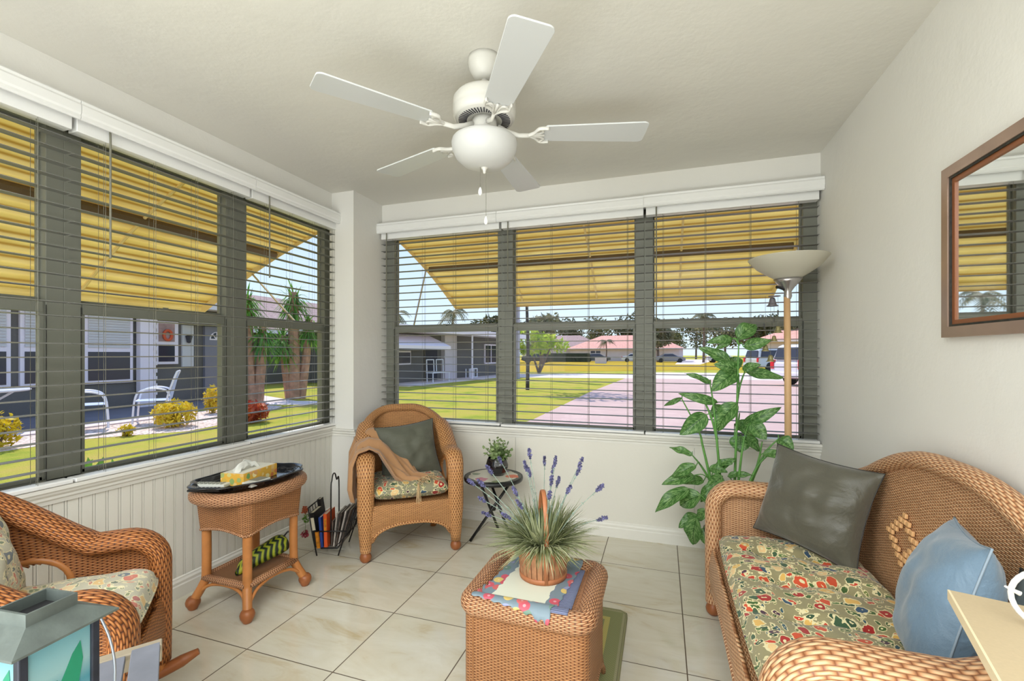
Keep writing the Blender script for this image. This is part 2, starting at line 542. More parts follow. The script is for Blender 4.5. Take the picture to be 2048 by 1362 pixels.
# ------------------------------------------------------------------ blinds
def blind(label, side, a0, a1, c, zt, zb, wand=None, tilt=0.0, valance=None, vout=0.0, wz=0.9):
    """side B: along X at y=c ; side L: along Y at x=c. room side is -Y / +X"""
    mid = (a0 + a1) / 2
    root = thing('window_blind', label, 'blind', (mid, c, zb) if side == 'B' else (c, mid, zb), 0 if side == 'B' else PI / 2)
    # local: x along, -y to the room (side L: rz=90deg makes local x -> +Y, local -y -> +X)
    h = (a1 - a0) / 2
    v0, v1 = valance if valance else (a0, a1)
    # left wall runs the same direction: local x = world Y - mid
    va, vb = v0 - mid, v1 - mid
    vm = MB()
    vo = -0.065 - vout
    prof = [(vo, 0), (vo - 0.006, 0.006), (vo - 0.004, 0.018), (vo - 0.009, 0.026), (vo - 0.009, 0.058), (vo - 0.004, 0.066), (vo - 0.006, 0.076), (vo, 0.082), (vo + 0.008, 0.082), (vo + 0.008, 0)]
    k = len(prof)
    z_ = zt - zb
    for xx in (va, vb):
        for (yy, zz) in prof: vm.v.append((xx, yy, z_ + zz))
    for i in range(k):
        j = (i + 1) % k
        vm.f.append((i, k + i, k + j, j)); vm.mi.append(0); vm.uv.append([(0, 0)] * 4)
    vm.f.append(tuple(reversed(range(k)))); vm.mi.append(0); vm.uv.append([(0, 0)] * k)
    vm.f.append(tuple(range(k, 2 * k))); vm.mi.append(0); vm.uv.append([(0, 0)] * k)
    vm.build('valance', M_WHITE, root)
    MB().bx(-h + 0.004, h - 0.004, -0.03, 0.028, z_ - 0.040, z_ + 0.030).build('headrail', M_WHITE, root, bevel=0.002)
    # slats: thin gently crowned strips
    sl = MB()
    pitch = 0.0568
    n = int((z_ - 0.075) / pitch)
    for i in range(n):
        z = z_ - 0.075 - pitch * i
        if z < 0.03: break
        hw = 0.0215
        pts = [(-hw, -0.0012), (-hw * .5, 0.0008), (0, 0.0014), (hw * .5, 0.0008), (hw, -0.0012), (hw, -0.0034), (0, -0.0008), (-hw, -0.0034)]
        ct, st = math.cos(tilt), math.sin(tilt)
        pts = [(a * ct - b * st, z + a * st + b * ct) for a, b in pts]
        sl.prism(pts, -h, h, ax='x')
    sl.build('slats', M_SLAT, root)
    MB().bx(-h, h, -0.031, 0.031, 0.0, 0.017).build('bottom_rail', M_WHITE, root, bevel=0.003)
    cm = MB()
    L_ = a1 - a0
    xs = [-h + 0.11, -h + 0.11 + (L_ - 0.22) / 3, h - 0.11 - (L_ - 0.22) / 3, h - 0.11] if L_ > 0.7 else [-h + 0.11, h - 0.11]
    for x in xs:
        for yy in (-0.024, 0.024):
            cm.tube([(x, yy, 0.005), (x, yy, z_)], 0.0009, 4)
        cm.tube([(x + 0.006, 0, 0.0), (x + 0.006, 0, z_)], 0.0009, 4)
    cm.build('ladder_cords', M_CORD, root)
    if wand is not None:
        x = wand - mid
        wm = MB()
        wm.tube([(x, -0.045, z_ + 0.004), (x, -0.047, z_ - 0.03), (x, -0.047, z_ - wz)], 0.0042, 8)
        wm.build('tilt_wand', M_CORD, root)
    return root
ZT = 2.212
YBL = 3.155
blind('white slatted blind on the leftmost back window beside the corner pilaster', 'B', -2.155, -1.135, YBL, ZT, 0.722, wand=-2.09, valance=(-2.175, -1.148), wz=0.62)
blind('white slatted blind on the middle back window, its bottom rail above the small round table', 'B', -1.125, -0.113, YBL, ZT, 0.716, wand=-1.065, valance=(-1.146, -0.115), wz=0.62)
blind('white slatted blind on the right back window behind the torchiere lamp and leafy plant', 'B', -0.105, 0.893, YBL, ZT, 0.714, wand=-0.035, valance=(-0.113, 0.903), vout=0.008, wz=0.75)
XBL = -2.352
blind('white slatted blind on the far left-wall window next to the corner pilaster', 'L', 2.068, 2.90, XBL, ZT + 0.01, 0.716, wand=2.18, valance=(2.06, 2.792 + 0.1), wz=0.5)
blind('wide white slatted blind on the left wall above the wicker side table', 'L', 1.215, 2.060, XBL, ZT + 0.01, 0.714, wand=1.33, valance=(1.213, 2.058), wz=0.55)
blind('nearest white slatted blind on the left wall above the wicker rocking chair', 'L', 0.30, 1.207, XBL, ZT + 0.01, 0.714, wand=None, valance=(0.30, 1.211))

# ------------------------------------------------------------------ awnings
def mat_awning():
    m, t = newmat('yellow_ribbed_awning')
    uvn = N(t, 'UVMap')
    s = N(t, 'SeparateXYZ'); L(t, uvn.outputs[0], s.inputs[0])
    wv = math_(t, 'SINE', math_(t, 'MULTIPLY', s.outputs[0], 2 * PI / 0.085))
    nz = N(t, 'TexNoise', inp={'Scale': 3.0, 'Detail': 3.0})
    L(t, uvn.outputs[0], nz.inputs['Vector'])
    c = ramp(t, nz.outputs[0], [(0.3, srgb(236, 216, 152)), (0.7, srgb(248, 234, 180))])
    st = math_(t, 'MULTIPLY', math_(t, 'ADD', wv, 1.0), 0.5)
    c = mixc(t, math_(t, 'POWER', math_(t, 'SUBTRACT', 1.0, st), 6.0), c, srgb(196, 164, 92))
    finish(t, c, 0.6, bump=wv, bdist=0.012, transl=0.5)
    return m
M_AWN = mat_awning()
M_AWNBAR = plain('brown_awning_bar', srgb(98, 78, 52), 0.6)
M_AWNEDGE = plain('awning_trim', srgb(232, 206, 150), 0.6)
def awning(label, side, a0, a1, zt, zb, out, wings, bars, arm_ends, w0=0.0, w1=0.0):
    A = lambda a, v: a + (1 - v) * (w0 if abs(a - a0) < 1e-6 else (w1 if abs(a - a1) < 1e-6 else 0))
    """front surface slopes from wall (zt) to outer edge (zb) at distance out. side B: wall y=YWO ; side L: wall x=XWO"""
    root = thing('window_awning', label, 'awning', ((a0 + a1) / 2, YWO, zb) if side == 'B' else (XWO, (a0 + a1) / 2, zb))
    lx = root.location.copy()
    def P(a, d, z):
        q = Vector((a, YWO + d, z)) if side == 'B' else Vector((XWO - d, a, z))
        return q - lx
    mb = MB()
    nd = 24
    def fn(u, v):
        d = out * v
        z = lerp(zt, zb, v) + 0.045 * math.sin(PI * v)
        return P(lerp(A(a0, v), A(a1, v), u), d, z)
    mb.grid(fn, 60, nd, uvfn=lambda u, v: (v * math.hypot(out, zt - zb), u * (a1 - a0)))
    o = mb.build('canopy', M_AWN, root, smooth=True, solid=0.006)
    sk = MB()   # drop skirt at the outer edge
    sk.grid(lambda u, v: P(lerp(a0, a1, u), out + 0.004, zb - 0.065 * v), 20, 2, uvfn=lambda u, v: (v * .065, u * (a1 - a0)))
    sk.build('skirt', M_AWN, root, solid=0.006)
    br = MB()
    for v, wd in bars:
        d = out * v; z = lerp(zt, zb, v) + 0.045 * math.sin(PI * v) - 0.022
        for i in range(1):
            p0, p1 = P(A(a0, v) + 0.02, d, z), P(A(a1, v) - 0.02, d, z)
            br.tube([p0, p1], wd, 4, flat=0.5)
    br.build('cross_bar', M_AWNBAR, root)
    for a, sgn in wings:
        wg = MB()
        # side wing: narrow tapered band hanging under the edge
        wg.grid(lambda u, v: P(A(a, u) + sgn * 0.002, out * u, lerp(zt, zb, u) + 0.045 * math.sin(PI * u) - v * (0.02 + 0.05 * u)), 16, 2, uvfn=lambda u, v: (u * out, v * .05))
        wg.build('side_wing', M_AWNEDGE, root, solid=0.006)
    for k, (a, v, za) in enumerate(arm_ends):
        am = MB()
        am.tube([P(a, 0.02, za), P(A(a, v), out * v, lerp(zt, zb, v))], 0.008, 6)
        am.build('support_arm', M_STEEL, root)
    for a in [a0 + (a1 - a0) * k / 4 for k in range(1, 4)]:
        rf = MB()
        rf.tube([P(a, out * v, lerp(zt, zb, v) + 0.045 * math.sin(PI * v) - 0.012) for v in [i / 8 for i in range(9)]], 0.010, 6)
        rf.build('rafter', M_AWNEDGE, root)
    return root
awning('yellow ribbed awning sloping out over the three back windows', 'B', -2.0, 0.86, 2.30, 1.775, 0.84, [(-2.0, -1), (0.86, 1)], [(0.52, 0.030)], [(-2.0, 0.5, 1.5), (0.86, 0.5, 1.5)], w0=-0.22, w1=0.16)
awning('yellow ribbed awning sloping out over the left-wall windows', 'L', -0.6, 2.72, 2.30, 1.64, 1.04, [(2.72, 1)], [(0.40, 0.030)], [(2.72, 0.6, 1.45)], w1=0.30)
# ------------------------------------------------------------------ outside ground
ZG = -0.10
def mat_grass(name, c1, c2, c3, scale=1.2):
    m, t = newmat(name)
    g = N(t, 'NewGeometry')
    n1 = N(t, 'TexNoise', inp={'Scale': scale, 'Detail': 6.0, 'Roughness': 0.65}); L(t, g.outputs['Position'], n1.inputs['Vector'])
    n2 = N(t, 'TexNoise', inp={'Scale': 60.0, 'Detail': 3.0}); L(t, g.outputs['Position'], n2.inputs['Vector'])
    c = ramp(t, n1.outputs[0], [(0.32, c1), (0.5, c2), (0.68, c3)])
    c = mixc(t, 0.45, c, ramp(t, n2.outputs[0], [(0.3, (0.12, 0.12, 0.02)), (0.7, (0.75, 0.75, 0.3))]), 'MULTIPLY') if False else mixc(t, math_(t, 'MULTIPLY', n2.outputs[0], 0.5), c, tuple(x * 0.45 for x in c2))
    finish(t, c, 0.9, bump=n2.outputs[0], bdist=0.03, spec=0.1)
    return m
M_GRASS = mat_grass('lawn_grass', srgb(140, 166, 54), srgb(200, 192, 78), srgb(214, 186, 100))
M_GRASS2 = mat_grass('far_lawn_grass', srgb(190, 160, 40), srgb(208, 174, 50), srgb(190, 148, 70), 0.15)
M_ASPH = plain('driveway_asphalt', srgb(200, 168, 160), 0.9, var=0.07, vscale=2.0, bump=0.004, bscale=90)
M_CONC = plain('pale_concrete', srgb(226, 208, 204), 0.85, var=0.05, vscale=2.0)
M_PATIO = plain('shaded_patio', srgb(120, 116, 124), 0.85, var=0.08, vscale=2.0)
def mat_shells():
    m, t = newmat('white_shell_bed')
    g = N(t, 'NewGeometry')
    v = N(t, 'TexVoronoi', inp={'Scale': 22.0}); L(t, g.outputs['Position'], v.inputs['Vector'])
    c = ramp(t, v.outputs['Distance'], [(0.0, srgb(250, 238, 230)), (0.6, srgb(214, 190, 178)), (1.0, srgb(120, 90, 80))])
    finish(t, c, 0.8, bump=v.outputs['Distance'], bdist=-0.02)
    return m
M_SHELL = mat_shells()
def poly(name, pts, z, mat, thick=0.02):
    mb = MB(); mb.prism(pts, z - thick, z)
    return S(name, mb, mat)
poly('trim_lawn', [(-160, -30), (160, -30), (160, 420), (-160, 420)], ZG, M_GRASS, 0.3)
# shell bed and concrete strip in front of the neighbour's patio
poly('trim_shell_bed', [(-10.3, -2.0), (-8.75, -2.0), (-8.65, 4.7), (-7.85, 5.7), (-8.1, 7.2), (-9.3, 9.2), (-10.3, 9.2)], ZG + 0.006, M_SHELL)
poly('trim_patio_kerb', [(-10.3, -2.0), (-9.9, -2.0), (-9.9, 7.4), (-12.6, 8.9), (-12.8, 8.6), (-10.3, 7.1)], ZG + 0.03, M_CONC)
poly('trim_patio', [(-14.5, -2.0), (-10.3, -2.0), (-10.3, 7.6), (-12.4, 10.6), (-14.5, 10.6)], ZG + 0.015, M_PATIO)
poly('trim_walk', [(-12.6, 10.4), (-9.9, 9.3), (-7.2, 10.3), (-7.3, 11.0), (-9.9, 10.3), (-12.4, 11.4)], ZG + 0.012, M_CONC)
# driveway, street, far road and far lawns
poly('trim_driveway', [(-2.95, 5.6), (-2.51, 8.9), (-2.42, 16.0), (-1.9, 25.9), (14, 27.0), (14, 5.6)], ZG + 0.008, M_ASPH)
poly('trim_back_path', [(-3.3, 4.4), (4.0, 4.4), (4.0, 5.0), (-3.3, 5.0)], ZG + 0.008, M_CONC)
poly('trim_street', [(-14.5, 24.2), (-8.0, 24.7), (-1.6, 25.7), (30, 27.3), (30, 38.0), (-0.4, 34.5), (-1.9, 31.3), (-9.0, 29.1), (-14.5, 28.4)], ZG + 0.010, M_CONC)
poly('trim_far_lawn', [(-50, 31.5), (-9.5, 33.0), (-1.9, 37.0), (5, 42), (40, 48), (60, 119), (-50, 119)], ZG + 0.012, M_GRASS2)
poly('trim_far_road', [(1.6, 62), (4.6, 62), (12.5, 118), (4.5, 118)], ZG + 0.016, M_CONC)

# ------------------------------------------------------------------ exterior things
M_STUCCO = plain('grey_stucco', srgb(108, 104, 100), 0.9, var=0.06, vscale=1.0, bump=0.01, bscale=20)
M_STUCCO2 = plain('pale_stucco', srgb(206, 196, 200), 0.9, var=0.05, vscale=1.0)
M_XWHITE = plain('exterior_white_paint', srgb(238, 228, 236), 0.6)
M_DARKG = plain('dark_window_glass', srgb(52, 52, 66), 0.15)
M_ROOFP = plain('pink_tile_roof', srgb(226, 164, 148), 0.85, var=0.12, vscale=3.0)
M_ROOFB = plain('brown_shingle_roof', srgb(168, 140, 136), 0.9, var=0.25, vscale=6.0)
M_DOORG = plain('grey_door_paint', srgb(128, 126, 138), 0.6)
M_DARK = plain('dark_recess_paint', srgb(58, 56, 62), 0.8)
M_CURT = plain('pale_curtain', srgb(206, 204, 206), 0.9)

# neighbour's covered patio front, facing us (plane X = -12.6)
def neighbour():
    X = -12.6
    r = thing('neighbour_building', "grey neighbouring building with white window, column and fan-light door beyond the patio chairs", 'building', (X, 4.0, ZG))
    q = lambda mb: mb
    o = Vector((X, 4.0, ZG))
    def B(mb, x0, x1, y0, y1, z0, z1): mb.bx(x0 - X, x1 - X, y0 - 4.0, y1 - 4.0, z0 - ZG, z1 - ZG); return mb
    wl_ = MB(); B(wl_, -13.1, -12.6, -4, 10.7, ZG, 2.6); wl_.build('wall', M_STUCCO, r)
    rf = MB(); B(rf, -13.6, -12.0, -4, 10.5, 2.50, 2.68); rf.build('porch_roof', M_XWHITE, r)
    # white framed windows at left (three bays with blinds in the upper half)
    for (y0, y1) in ((2.9, 5.49), (5.63, 6.64), (6.72, 7.72)):
        f = MB()
        B(f, -12.6, -12.54, y0, y1, 0.55, 2.35)
        wf = f.build('window', M_XWHITE, r)
        p = MB(); B(p, -12.54, -12.53, y0 + .07, y1 - .07, 0.63, 1.30); p.build('lower_pane', M_DARKG, wf)
        p = MB()
        for k in range(14):
            B(p, -12.535, -12.52, y0 + .07, y1 - .07, 1.40 + k * 0.063, 1.40 + k * 0.063 + 0.052)
        p.build('window_shade', M_CURT, wf)
    c = MB(); B(c, -12.55, -12.4, 7.80, 8.17, ZG, 2.5)
    for k in range(12): B(c, -12.41, -12.38, 8.10, 8.19, 0.2 + k * .19, 0.3 + k * .19)
    c.build('column', M_XWHITE, r)
    f = MB(); B(f, -12.6, -12.52, 8.26, 8.82, 0.98, 2.12); wf = f.build('window', M_XWHITE, r)
    p = MB(); B(p, -12.52, -12.51, 8.31, 8.72, 1.05, 1.50); p.build('lower_pane', M_DARKG, wf)
    p = MB(); B(p, -12.52, -12.51, 8.31, 8.72, 1.58, 2.06); p.build('upper_pane', M_ROOFB, wf)
    wr = MB(); wr.tube([(0.12, 8.52 - 4 + .10 * math.cos(a), 1.75 - ZG + .13 * math.sin(a)) for a in [i * PI / 8 for i in range(17)]], 0.035, 6, caps=False)
    wr.build('wreath', plain('orange_wreath', srgb(214, 96, 60), 0.8), r)
    # door on its own wall turned to us, right of the recess
    dr = MB(); B(dr, -12.6, -12.52, 9.58, 10.34, ZG, 2.05); dp = dr.build('door', M_DOORG, r)
    fl = MB()
    fan = [(9.93 + .22 * math.cos(a) - 4.0, 1.66 + .24 * math.sin(a) - ZG) for a in [i * PI / 10 for i in range(11)]]
    fl.prism(fan, 0.08, 0.092, ax='x'); fl.build('fan_light', M_XWHITE, dp)
    for a in (0.22, 0.78):
        pass
    f2 = MB()
    for k in range(4):
        a0, a1 = PI * k / 4 + .08, PI * (k + 1) / 4 - .08
        pts = [(5.93 + .05 * math.cos((a0 + a1) / 2), 1.68 - ZG + .05 * math.sin((a0 + a1) / 2))] + [(5.93 + .18 * math.cos(lerp(a0, a1, i / 4)), 1.68 - ZG + .20 * math.sin(lerp(a0, a1, i / 4))) for i in range(5)]
        f2.prism(pts, 0.092, 0.098, ax='x')
    f2.build('fan_light_pane', M_DARKG, dp)
    w2 = MB(); B(w2, -12.6, -12.3, 8.9, 10.7, 2.12, 2.32); w2.build('lintel', M_CURT, r)
    pn = MB(); B(pn, -12.6, -12.55, 8.95, 9.27, 0.9, 2.05); pn.build('pale_panel', M_CURT, r)
    sc = MB(); sc.lathe([(0.0, 0), (.05, .02), (.07, .12), (.09, .2), (0, .24)], 10, c=(0.10, 9.10 - 4, 1.55 - ZG)); sc.build('wall_lantern', M_DARK, r)
neighbour()

def house(name, label, loc, rz, w, d, hw, roof_h, wallm, roofm, wins=(), over=0.5, fascia=True, hip=True):
    r = thing(name, label, 'house', loc, rz)
    MB().bx(-w / 2, w / 2, 0, d, 0, hw).build('wall', wallm, r)
    rf = MB()
    x0, x1, y0, y1 = -w / 2 - over, w / 2 + over, -over, d + over
    ins = (y1 - y0) / 2 if hip else 0.0
    a = [(x0, y0, hw), (x1, y0, hw), (x1, y1, hw), (x0, y1, hw), (x0 + ins, (y0 + y1) / 2, hw + roof_h), (x1 - ins, (y0 + y1) / 2, hw + roof_h)]
    for q in ((0, 1, 5, 4), (1, 2, 5), (2, 3, 4, 5), (3, 0, 4), (3, 2, 1, 0)):
        rf.face([a[i] for i in q])
    rf.build('roof', roofm, r)
    if fascia:
        f = MB()
        f.bx(x0 - .02, x1 + .02, y0 - .05, y0 + .02, hw - .16, hw + .02)
        f.bx(x0 - .05, x0 + .02, y0, y1, hw - .16, hw + .02); f.bx(x1 - .02, x1 + .05, y0, y1, hw - .16, hw + .02)
        f.build('fascia', M_XWHITE, r)
    for (wx, wz, ww, wh, n) in wins:
        f = MB(); f.bx(wx, wx + ww, -0.06, 0.0, wz, wz + wh); wo_ = f.build('window', M_XWHITE, r)
        p = MB()
        for k in range(n):
            p.bx(wx + 0.06 + k * ww / n, wx + (k + 1) * ww / n - 0.05, -0.075, -0.06, wz + .07, wz + wh * .52)
            p.bx(wx + 0.06 + k * ww / n, wx + (k + 1) * ww / n - 0.05, -0.075, -0.06, wz + wh * .58, wz + wh - .07)
        p.build('pane', M_DARKG, wo_)
    return r
# house with shingle roof behind the palms (seen through the far left-wall window)
house('shingle_house', 'house with brown shingle roof and white eave behind the spiky palms', (-16.5, 19.2, ZG), PI / 2 - 0.06, 13, 7, 2.4, 2.0, M_STUCCO, M_ROOFB, wins=((-2, 0.8, 1.4, 1.1, 2),), over=0.7)
# long grey house with white eave across the lawn (left back window)
def lawn_house():
    # front base line runs from (-12,18.5) to (-10.2,27.2)
    p0 = Vector((-11.6, 16.6, 0)); p1 = Vector((-9.75, 29.0, 0))
    d = p1 - p0; ang = math.atan2(d.y, d.x)
    r = thing('lawn_house', 'long grey bungalow with white flat eave, awning and bench across the back lawn', 'house', (p0.x, p0.y, ZG), ang)
    Lh = d.length
    # local x along the facade, facade faces local -y (towards the lawn); y>0 behind
    MB().bx(0, Lh, 0.0, 6, 0, 2.35).build('wall', M_STUCCO, r)
    MB().bx(-0.8, Lh + 0.6, -1.2, 6.5, 2.35, 2.62).build('roof_eave', M_XWHITE, r, bevel=0.02)
    MB().bx(4.6, 5.7, -0.25, 0, 0, 2.35).build('pale_pier', M_STUCCO2, r)
    MB().bx(3.2, 4.2, -0.06, 0, 0.02, 2.0).build('door', M_DARK, r)
    aw = MB(); aw.face([(-1.2, 0, 2.25), (3.6, 0, 2.25), (3.6, -1.3, 1.72), (-1.2, -1.3, 1.72)]); aw.face([(-1.2, -1.3, 1.72), (3.6, -1.3, 1.72), (3.6, -1.3, 1.58), (-1.2, -1.3, 1.58)])
    aw.build('door_awning', M_XWHITE, r, solid=0.02)
    MB().tube([(5.9, -1.1, 0), (5.9, -1.1, 2.36)], 0.05, 6).build('porch_post', M_XWHITE, r)
    for (x, w_, z0, z1, n) in ((9.0, 3.0, 0.75, 1.95, 4), (0.3, 1.8, 0.85, 1.5, 2)):
        f = MB().bx(x, x + w_, -0.08, 0, z0, z1).build('window', M_XWHITE, r)
        p = MB()
        for k in range(n):
            p.bx(x + .06 + k * w_ / n, x + (k + 1) * w_ / n - .06, -0.1, -.08, z0 + .08, z1 - .08)
        p.build('pane', M_DARKG, f)
    MB().bx(0, Lh, -1.7, 0, 0, 0.03).build('porch_slab', M_CONC, r)
    return r, ang, p0
LH, LANG, LP = lawn_house()
def onlawn(x, y): # local point of the lawn house in world coordinates
    c, s_ = math.cos(LANG), math.sin(LANG)
    return (LP.x + c * x - s_ * y, LP.y + s_ * x + c * y, ZG + 0.03)
M_WMET = plain('white_patio_metal', srgb(236, 234, 240), 0.4)
def tubes(segs, r, n=6):
    mb = MB()
    for s_ in segs: mb.tube(s_, r, n)
    return mb
bt = thing('garden_bench', 'white garden bench with open back on the grey bungalow porch', 'bench', onlawn(3.0, -1.0), LANG)
MB().bx(-.7, .7, -.2, .2, .42, .46).build('seat', M_WMET, bt)
for x in (-.65, .65):
    for y in (-.17, .17): tubes([[(x, y, 0), (x, y, .45)]], .025).build('leg', M_WMET, bt)
tubes([[(x, .18, .42), (x, .2, 1.05)] for x in (-.65, -.1, .1, .65)] + [[(-.65, .2, 1.05), (-.1, .2, 1.05)], [(.1, .2, 1.05), (.65, .2, 1.05)]], .025).build('backrest', M_WMET, bt)
bt2 = thing('white_crate', 'small white open frame box standing beside the bungalow post', 'box', onlawn(6.8, -.5), LANG)
tubes([[(x, y, 0), (x, y, .5)] for x in (-.35, 0, .35) for y in (-.15, .15)] + [[(-.35, -.15, z), (.35, -.15, z)] for z in (.03, .5)], .03).build('frame', M_WMET, bt2)

# far houses
house('pink_roof_house', 'low distant house with salmon pink roof beyond the street and parked cars', (-7.0, 86, ZG), -0.1, 20, 10, 2.4, 2.6, M_STUCCO2, M_ROOFP, wins=((-6, .8, 2, 1.2, 2), (2, .8, 2, 1.2, 2)))
house('grey_roof_house', 'distant pale house with grey brown roof left of the pink roof house', (-19.0, 88, ZG), 0.0, 16, 10, 2.6, 2.6, M_STUCCO2, M_ROOFB)
house('orange_roof_house', 'house with salmon roof behind the parked white vehicles at right', (17.0, 52, ZG), -0.5, 16, 9, 2.8, 2.4, M_STUCCO2, M_ROOFP)
hd = MB().bx(-4.2, 4.2, -.6, .6, 0, 1.5).build('hedge', plain('dark_hedge_leaves', srgb(46, 56, 40), 0.9, var=0.4, vscale=3.0, bump=0.2, bscale=5.0), bevel=0.15, loc=(-15.5, 75, ZG))
tag(hd, 'dark clipped hedge in front of the distant pink roof house', 'hedge')

def car(label, loc, rz, paint, suv=False, name='car', detail=True):
    r = thing(name, label, 'car', loc, rz)
    m_ = plain('car_paint_' + str(int(loc[0] * 10)), paint, 0.25, coat=0.6)
    h = 1.75 if suv else 1.42
    L_ = 4.8 if suv else 4.5
    # side silhouette (x = length, z) ; rear at x=-L/2
    if suv:
        sil = [(-2.4, .45), (-2.4, .95), (-2.32, 1.05), (-2.18, 1.68), (-2.0, 1.75), (0.35, 1.75), (1.05, 1.15), (2.25, 1.02), (2.4, .8), (2.4, .4), (1.9, .3), (-2.0, .3)]
        gl = [(-2.13, 1.12), (-2.02, 1.60), (-1.9, 1.64), (.28, 1.64), (.88, 1.14)]
    else:
        sil = [(-2.25, .4), (-2.25, .85), (-2.1, .98), (-1.5, 1.02), (-.9, 1.40), (.35, 1.42), (1.15, .98), (2.1, .85), (2.25, .65), (2.25, .35), (1.8, .26), (-1.9, .26)]
        gl = [(-1.38, 1.0), (-.84, 1.33), (.32, 1.35), (1.0, .98)]
    def shaped(pts, w):
        mb = MB(); n = len(pts); b = 0
        for sgn in (-1, 1):
            for (x, z) in pts:
                tuck = max(0, (z - .95)) * 0.28
                mb.v.append((x, sgn * (w - tuck), z))
        mb.f.append(tuple(reversed(range(n)))); mb.f.append(tuple(range(n, 2 * n)))
        mb.uv += [[(0, 0)] * n] * 2; mb.mi += [0, 0]
        for i in range(n):
            j = (i + 1) % n
            mb.f.append((i, j, n + j, n + i)); mb.mi.append(0); mb.uv.append([(0, 0)] * 4)
        return mb
    shaped(sil, .9).build('body', m_, r, bevel=0.06)
    shaped(gl, .915).build('side_windows', M_DARKG, r)
    if suv:
        rg = MB(); rg.face([(-2.37, -.68, 1.12), (-2.37, .68, 1.12), (-2.24, .60, 1.62), (-2.24, -.60, 1.62)]); rg.build('rear_window', M_DARKG, r, solid=.04)
    else:
        rg = MB(); rg.face([(-1.46, -.68, 1.06), (-1.46, .68, 1.06), (-.97, .60, 1.38), (-.97, -.60, 1.38)]); rg.build('rear_window', M_DARKG, r, solid=.04)
    x = -L_ / 2
    for sgn in (-1, 1):
        MB().bx(x - .03, x + .12, sgn * .86, sgn * .66, .72, 1.1 if suv else .95).build('tail_light', plain('tail_light_red', srgb(214, 30, 40), 0.3) if 'tl' not in CACHE else CACHE['tl'], r, bevel=.02)
    MB().bx(x - .07, x + .1, -.88, .88, .38, .60).build('bumper', m_, r, bevel=.04)
    if detail:
        for (wx, wy) in ((-1.42, -.84), (-1.42, .84), (1.42, -.84), (1.42, .84)):
            mb = MB(); mb.lathe([(0, -.11), (.3, -.11), (.35, -.08), (.35, .08), (.3, .11), (0, .11)], 16)
            o = mb.build('wheel', CACHE.setdefault('tyre', plain('tyre_rubber', (0.02, 0.02, 0.022), 0.8)), r, smooth=False)
            o.rotation_euler = (PI / 2, 0, 0); o.location = (wx, wy, .35)
    return r
CACHE = {}
CACHE['tl'] = plain('tail_light_red', srgb(220, 30, 50), 0.3)
car('white parked SUV seen from behind, nearest of the vehicles right of the driveway', (7.04, 22.7, ZG), math.radians(28), srgb(232, 228, 236), suv=True, name='suv')
car('silver parked SUV beyond the white one, its red tail light behind the plant leaves', (8.8, 41.0, ZG), math.radians(28), srgb(196, 196, 204), suv=True, name='suv')
for (x, y, c, lab) in ((-18.5, 68, (0.03, 0.03, 0.035), 'dark car parked left of the distant dark hedge'),
                       (-10.6, 79, (0.08, 0.09, 0.1), 'dark grey car parked just right of the distant hedge'),
                       (-4.2, 78.5, (0.6, 0.62, 0.66), 'pale car parked in front of the distant pink roof house'),
                       (1.2, 76, (0.2, 0.21, 0.24), 'grey car parked at the right end of the distant pink roof house'),
                       (9.0, 78, (0.7, 0.72, 0.75), 'tiny white car far away on the lawn by the distant trees')):
    car(lab, (x, y, ZG), 0.1, c, detail=True)
ub = MB().bx(-.75, .75, -.5, .5, 0, .85).build('utility_box', M_STUCCO2, bevel=.03, loc=(-8.2, 64.5, ZG))
tag(ub, 'grey utility box standing on the far lawn before the pink roof house', 'utility box')

# ------------------------------------------------------------------ vegetation
def mat_leaf(name, c1, c2, tr=0.3, rough=0.6):
    m, t = newmat(name)
    g = N(t, 'NewGeometry')
    n1 = N(t, 'TexNoise', inp={'Scale': 2.5, 'Detail': 4.0}); L(t, g.outputs['Position'], n1.inputs['Vector'])
    c = ramp(t, n1.outputs[0], [(0.35, c1), (0.65, c2)])
    finish(t, c, rough, transl=tr, spec=0.3)
    return m
M_LFD = mat_leaf('dark_tree_leaves', srgb(54, 62, 40), srgb(112, 112, 80))
M_LFM = mat_leaf('mid_tree_leaves', srgb(80, 92, 60), srgb(150, 142, 110))
M_LFY = mat_leaf('bright_yellow_green_leaves', srgb(130, 165, 40), srgb(205, 215, 90), 0.45)
M_LFG = mat_leaf('fresh_green_leaves', srgb(60, 120, 40), srgb(130, 175, 70), 0.4)
M_LFO = mat_leaf('orange_croton_leaves', srgb(150, 50, 40), srgb(235, 130, 70), 0.3)
M_LFYL = mat_leaf('golden_shrub_leaves', srgb(190, 165, 20), srgb(250, 220, 70), 0.3)
M_TRUNK = plain('tree_bark', srgb(110, 92, 84), 0.95, var=0.25, vscale=4.0)
M_TRUNKP = plain('fibrous_palm_bark', srgb(168, 128, 104), 0.95, var=0.3, vscale=7.0)
def leafcloud(mb, c, rad, n, size, rnd, asp=0.5, flat=1.0):
    c = Vector(c)
    for _ in range(n):
        d = Vector((rnd.gauss(0, 1), rnd.gauss(0, 1), rnd.gauss(0, 1))).normalized()
        rr = rnd.random() ** 0.45
        p = c + Vector((d.x * rad[0], d.y * rad[1], d.z * rad[2])) * rr
        a = Vector((rnd.gauss(0, 1), rnd.gauss(0, 1), rnd.gauss(0, 1) * flat)).normalized()
        b = a.orthogonal().normalized(); b.rotate(Matrix.Rotation(rnd.random() * 6.28, 3, a))
        s_ = size * rnd.uniform(.6, 1.3)
        w_ = a.cross(b) * s_ * asp
        mb.face([p - b * s_, p + w_ * .8, p + b * s_, p - w_ * .8], uv=[(0, 0)] * 4)
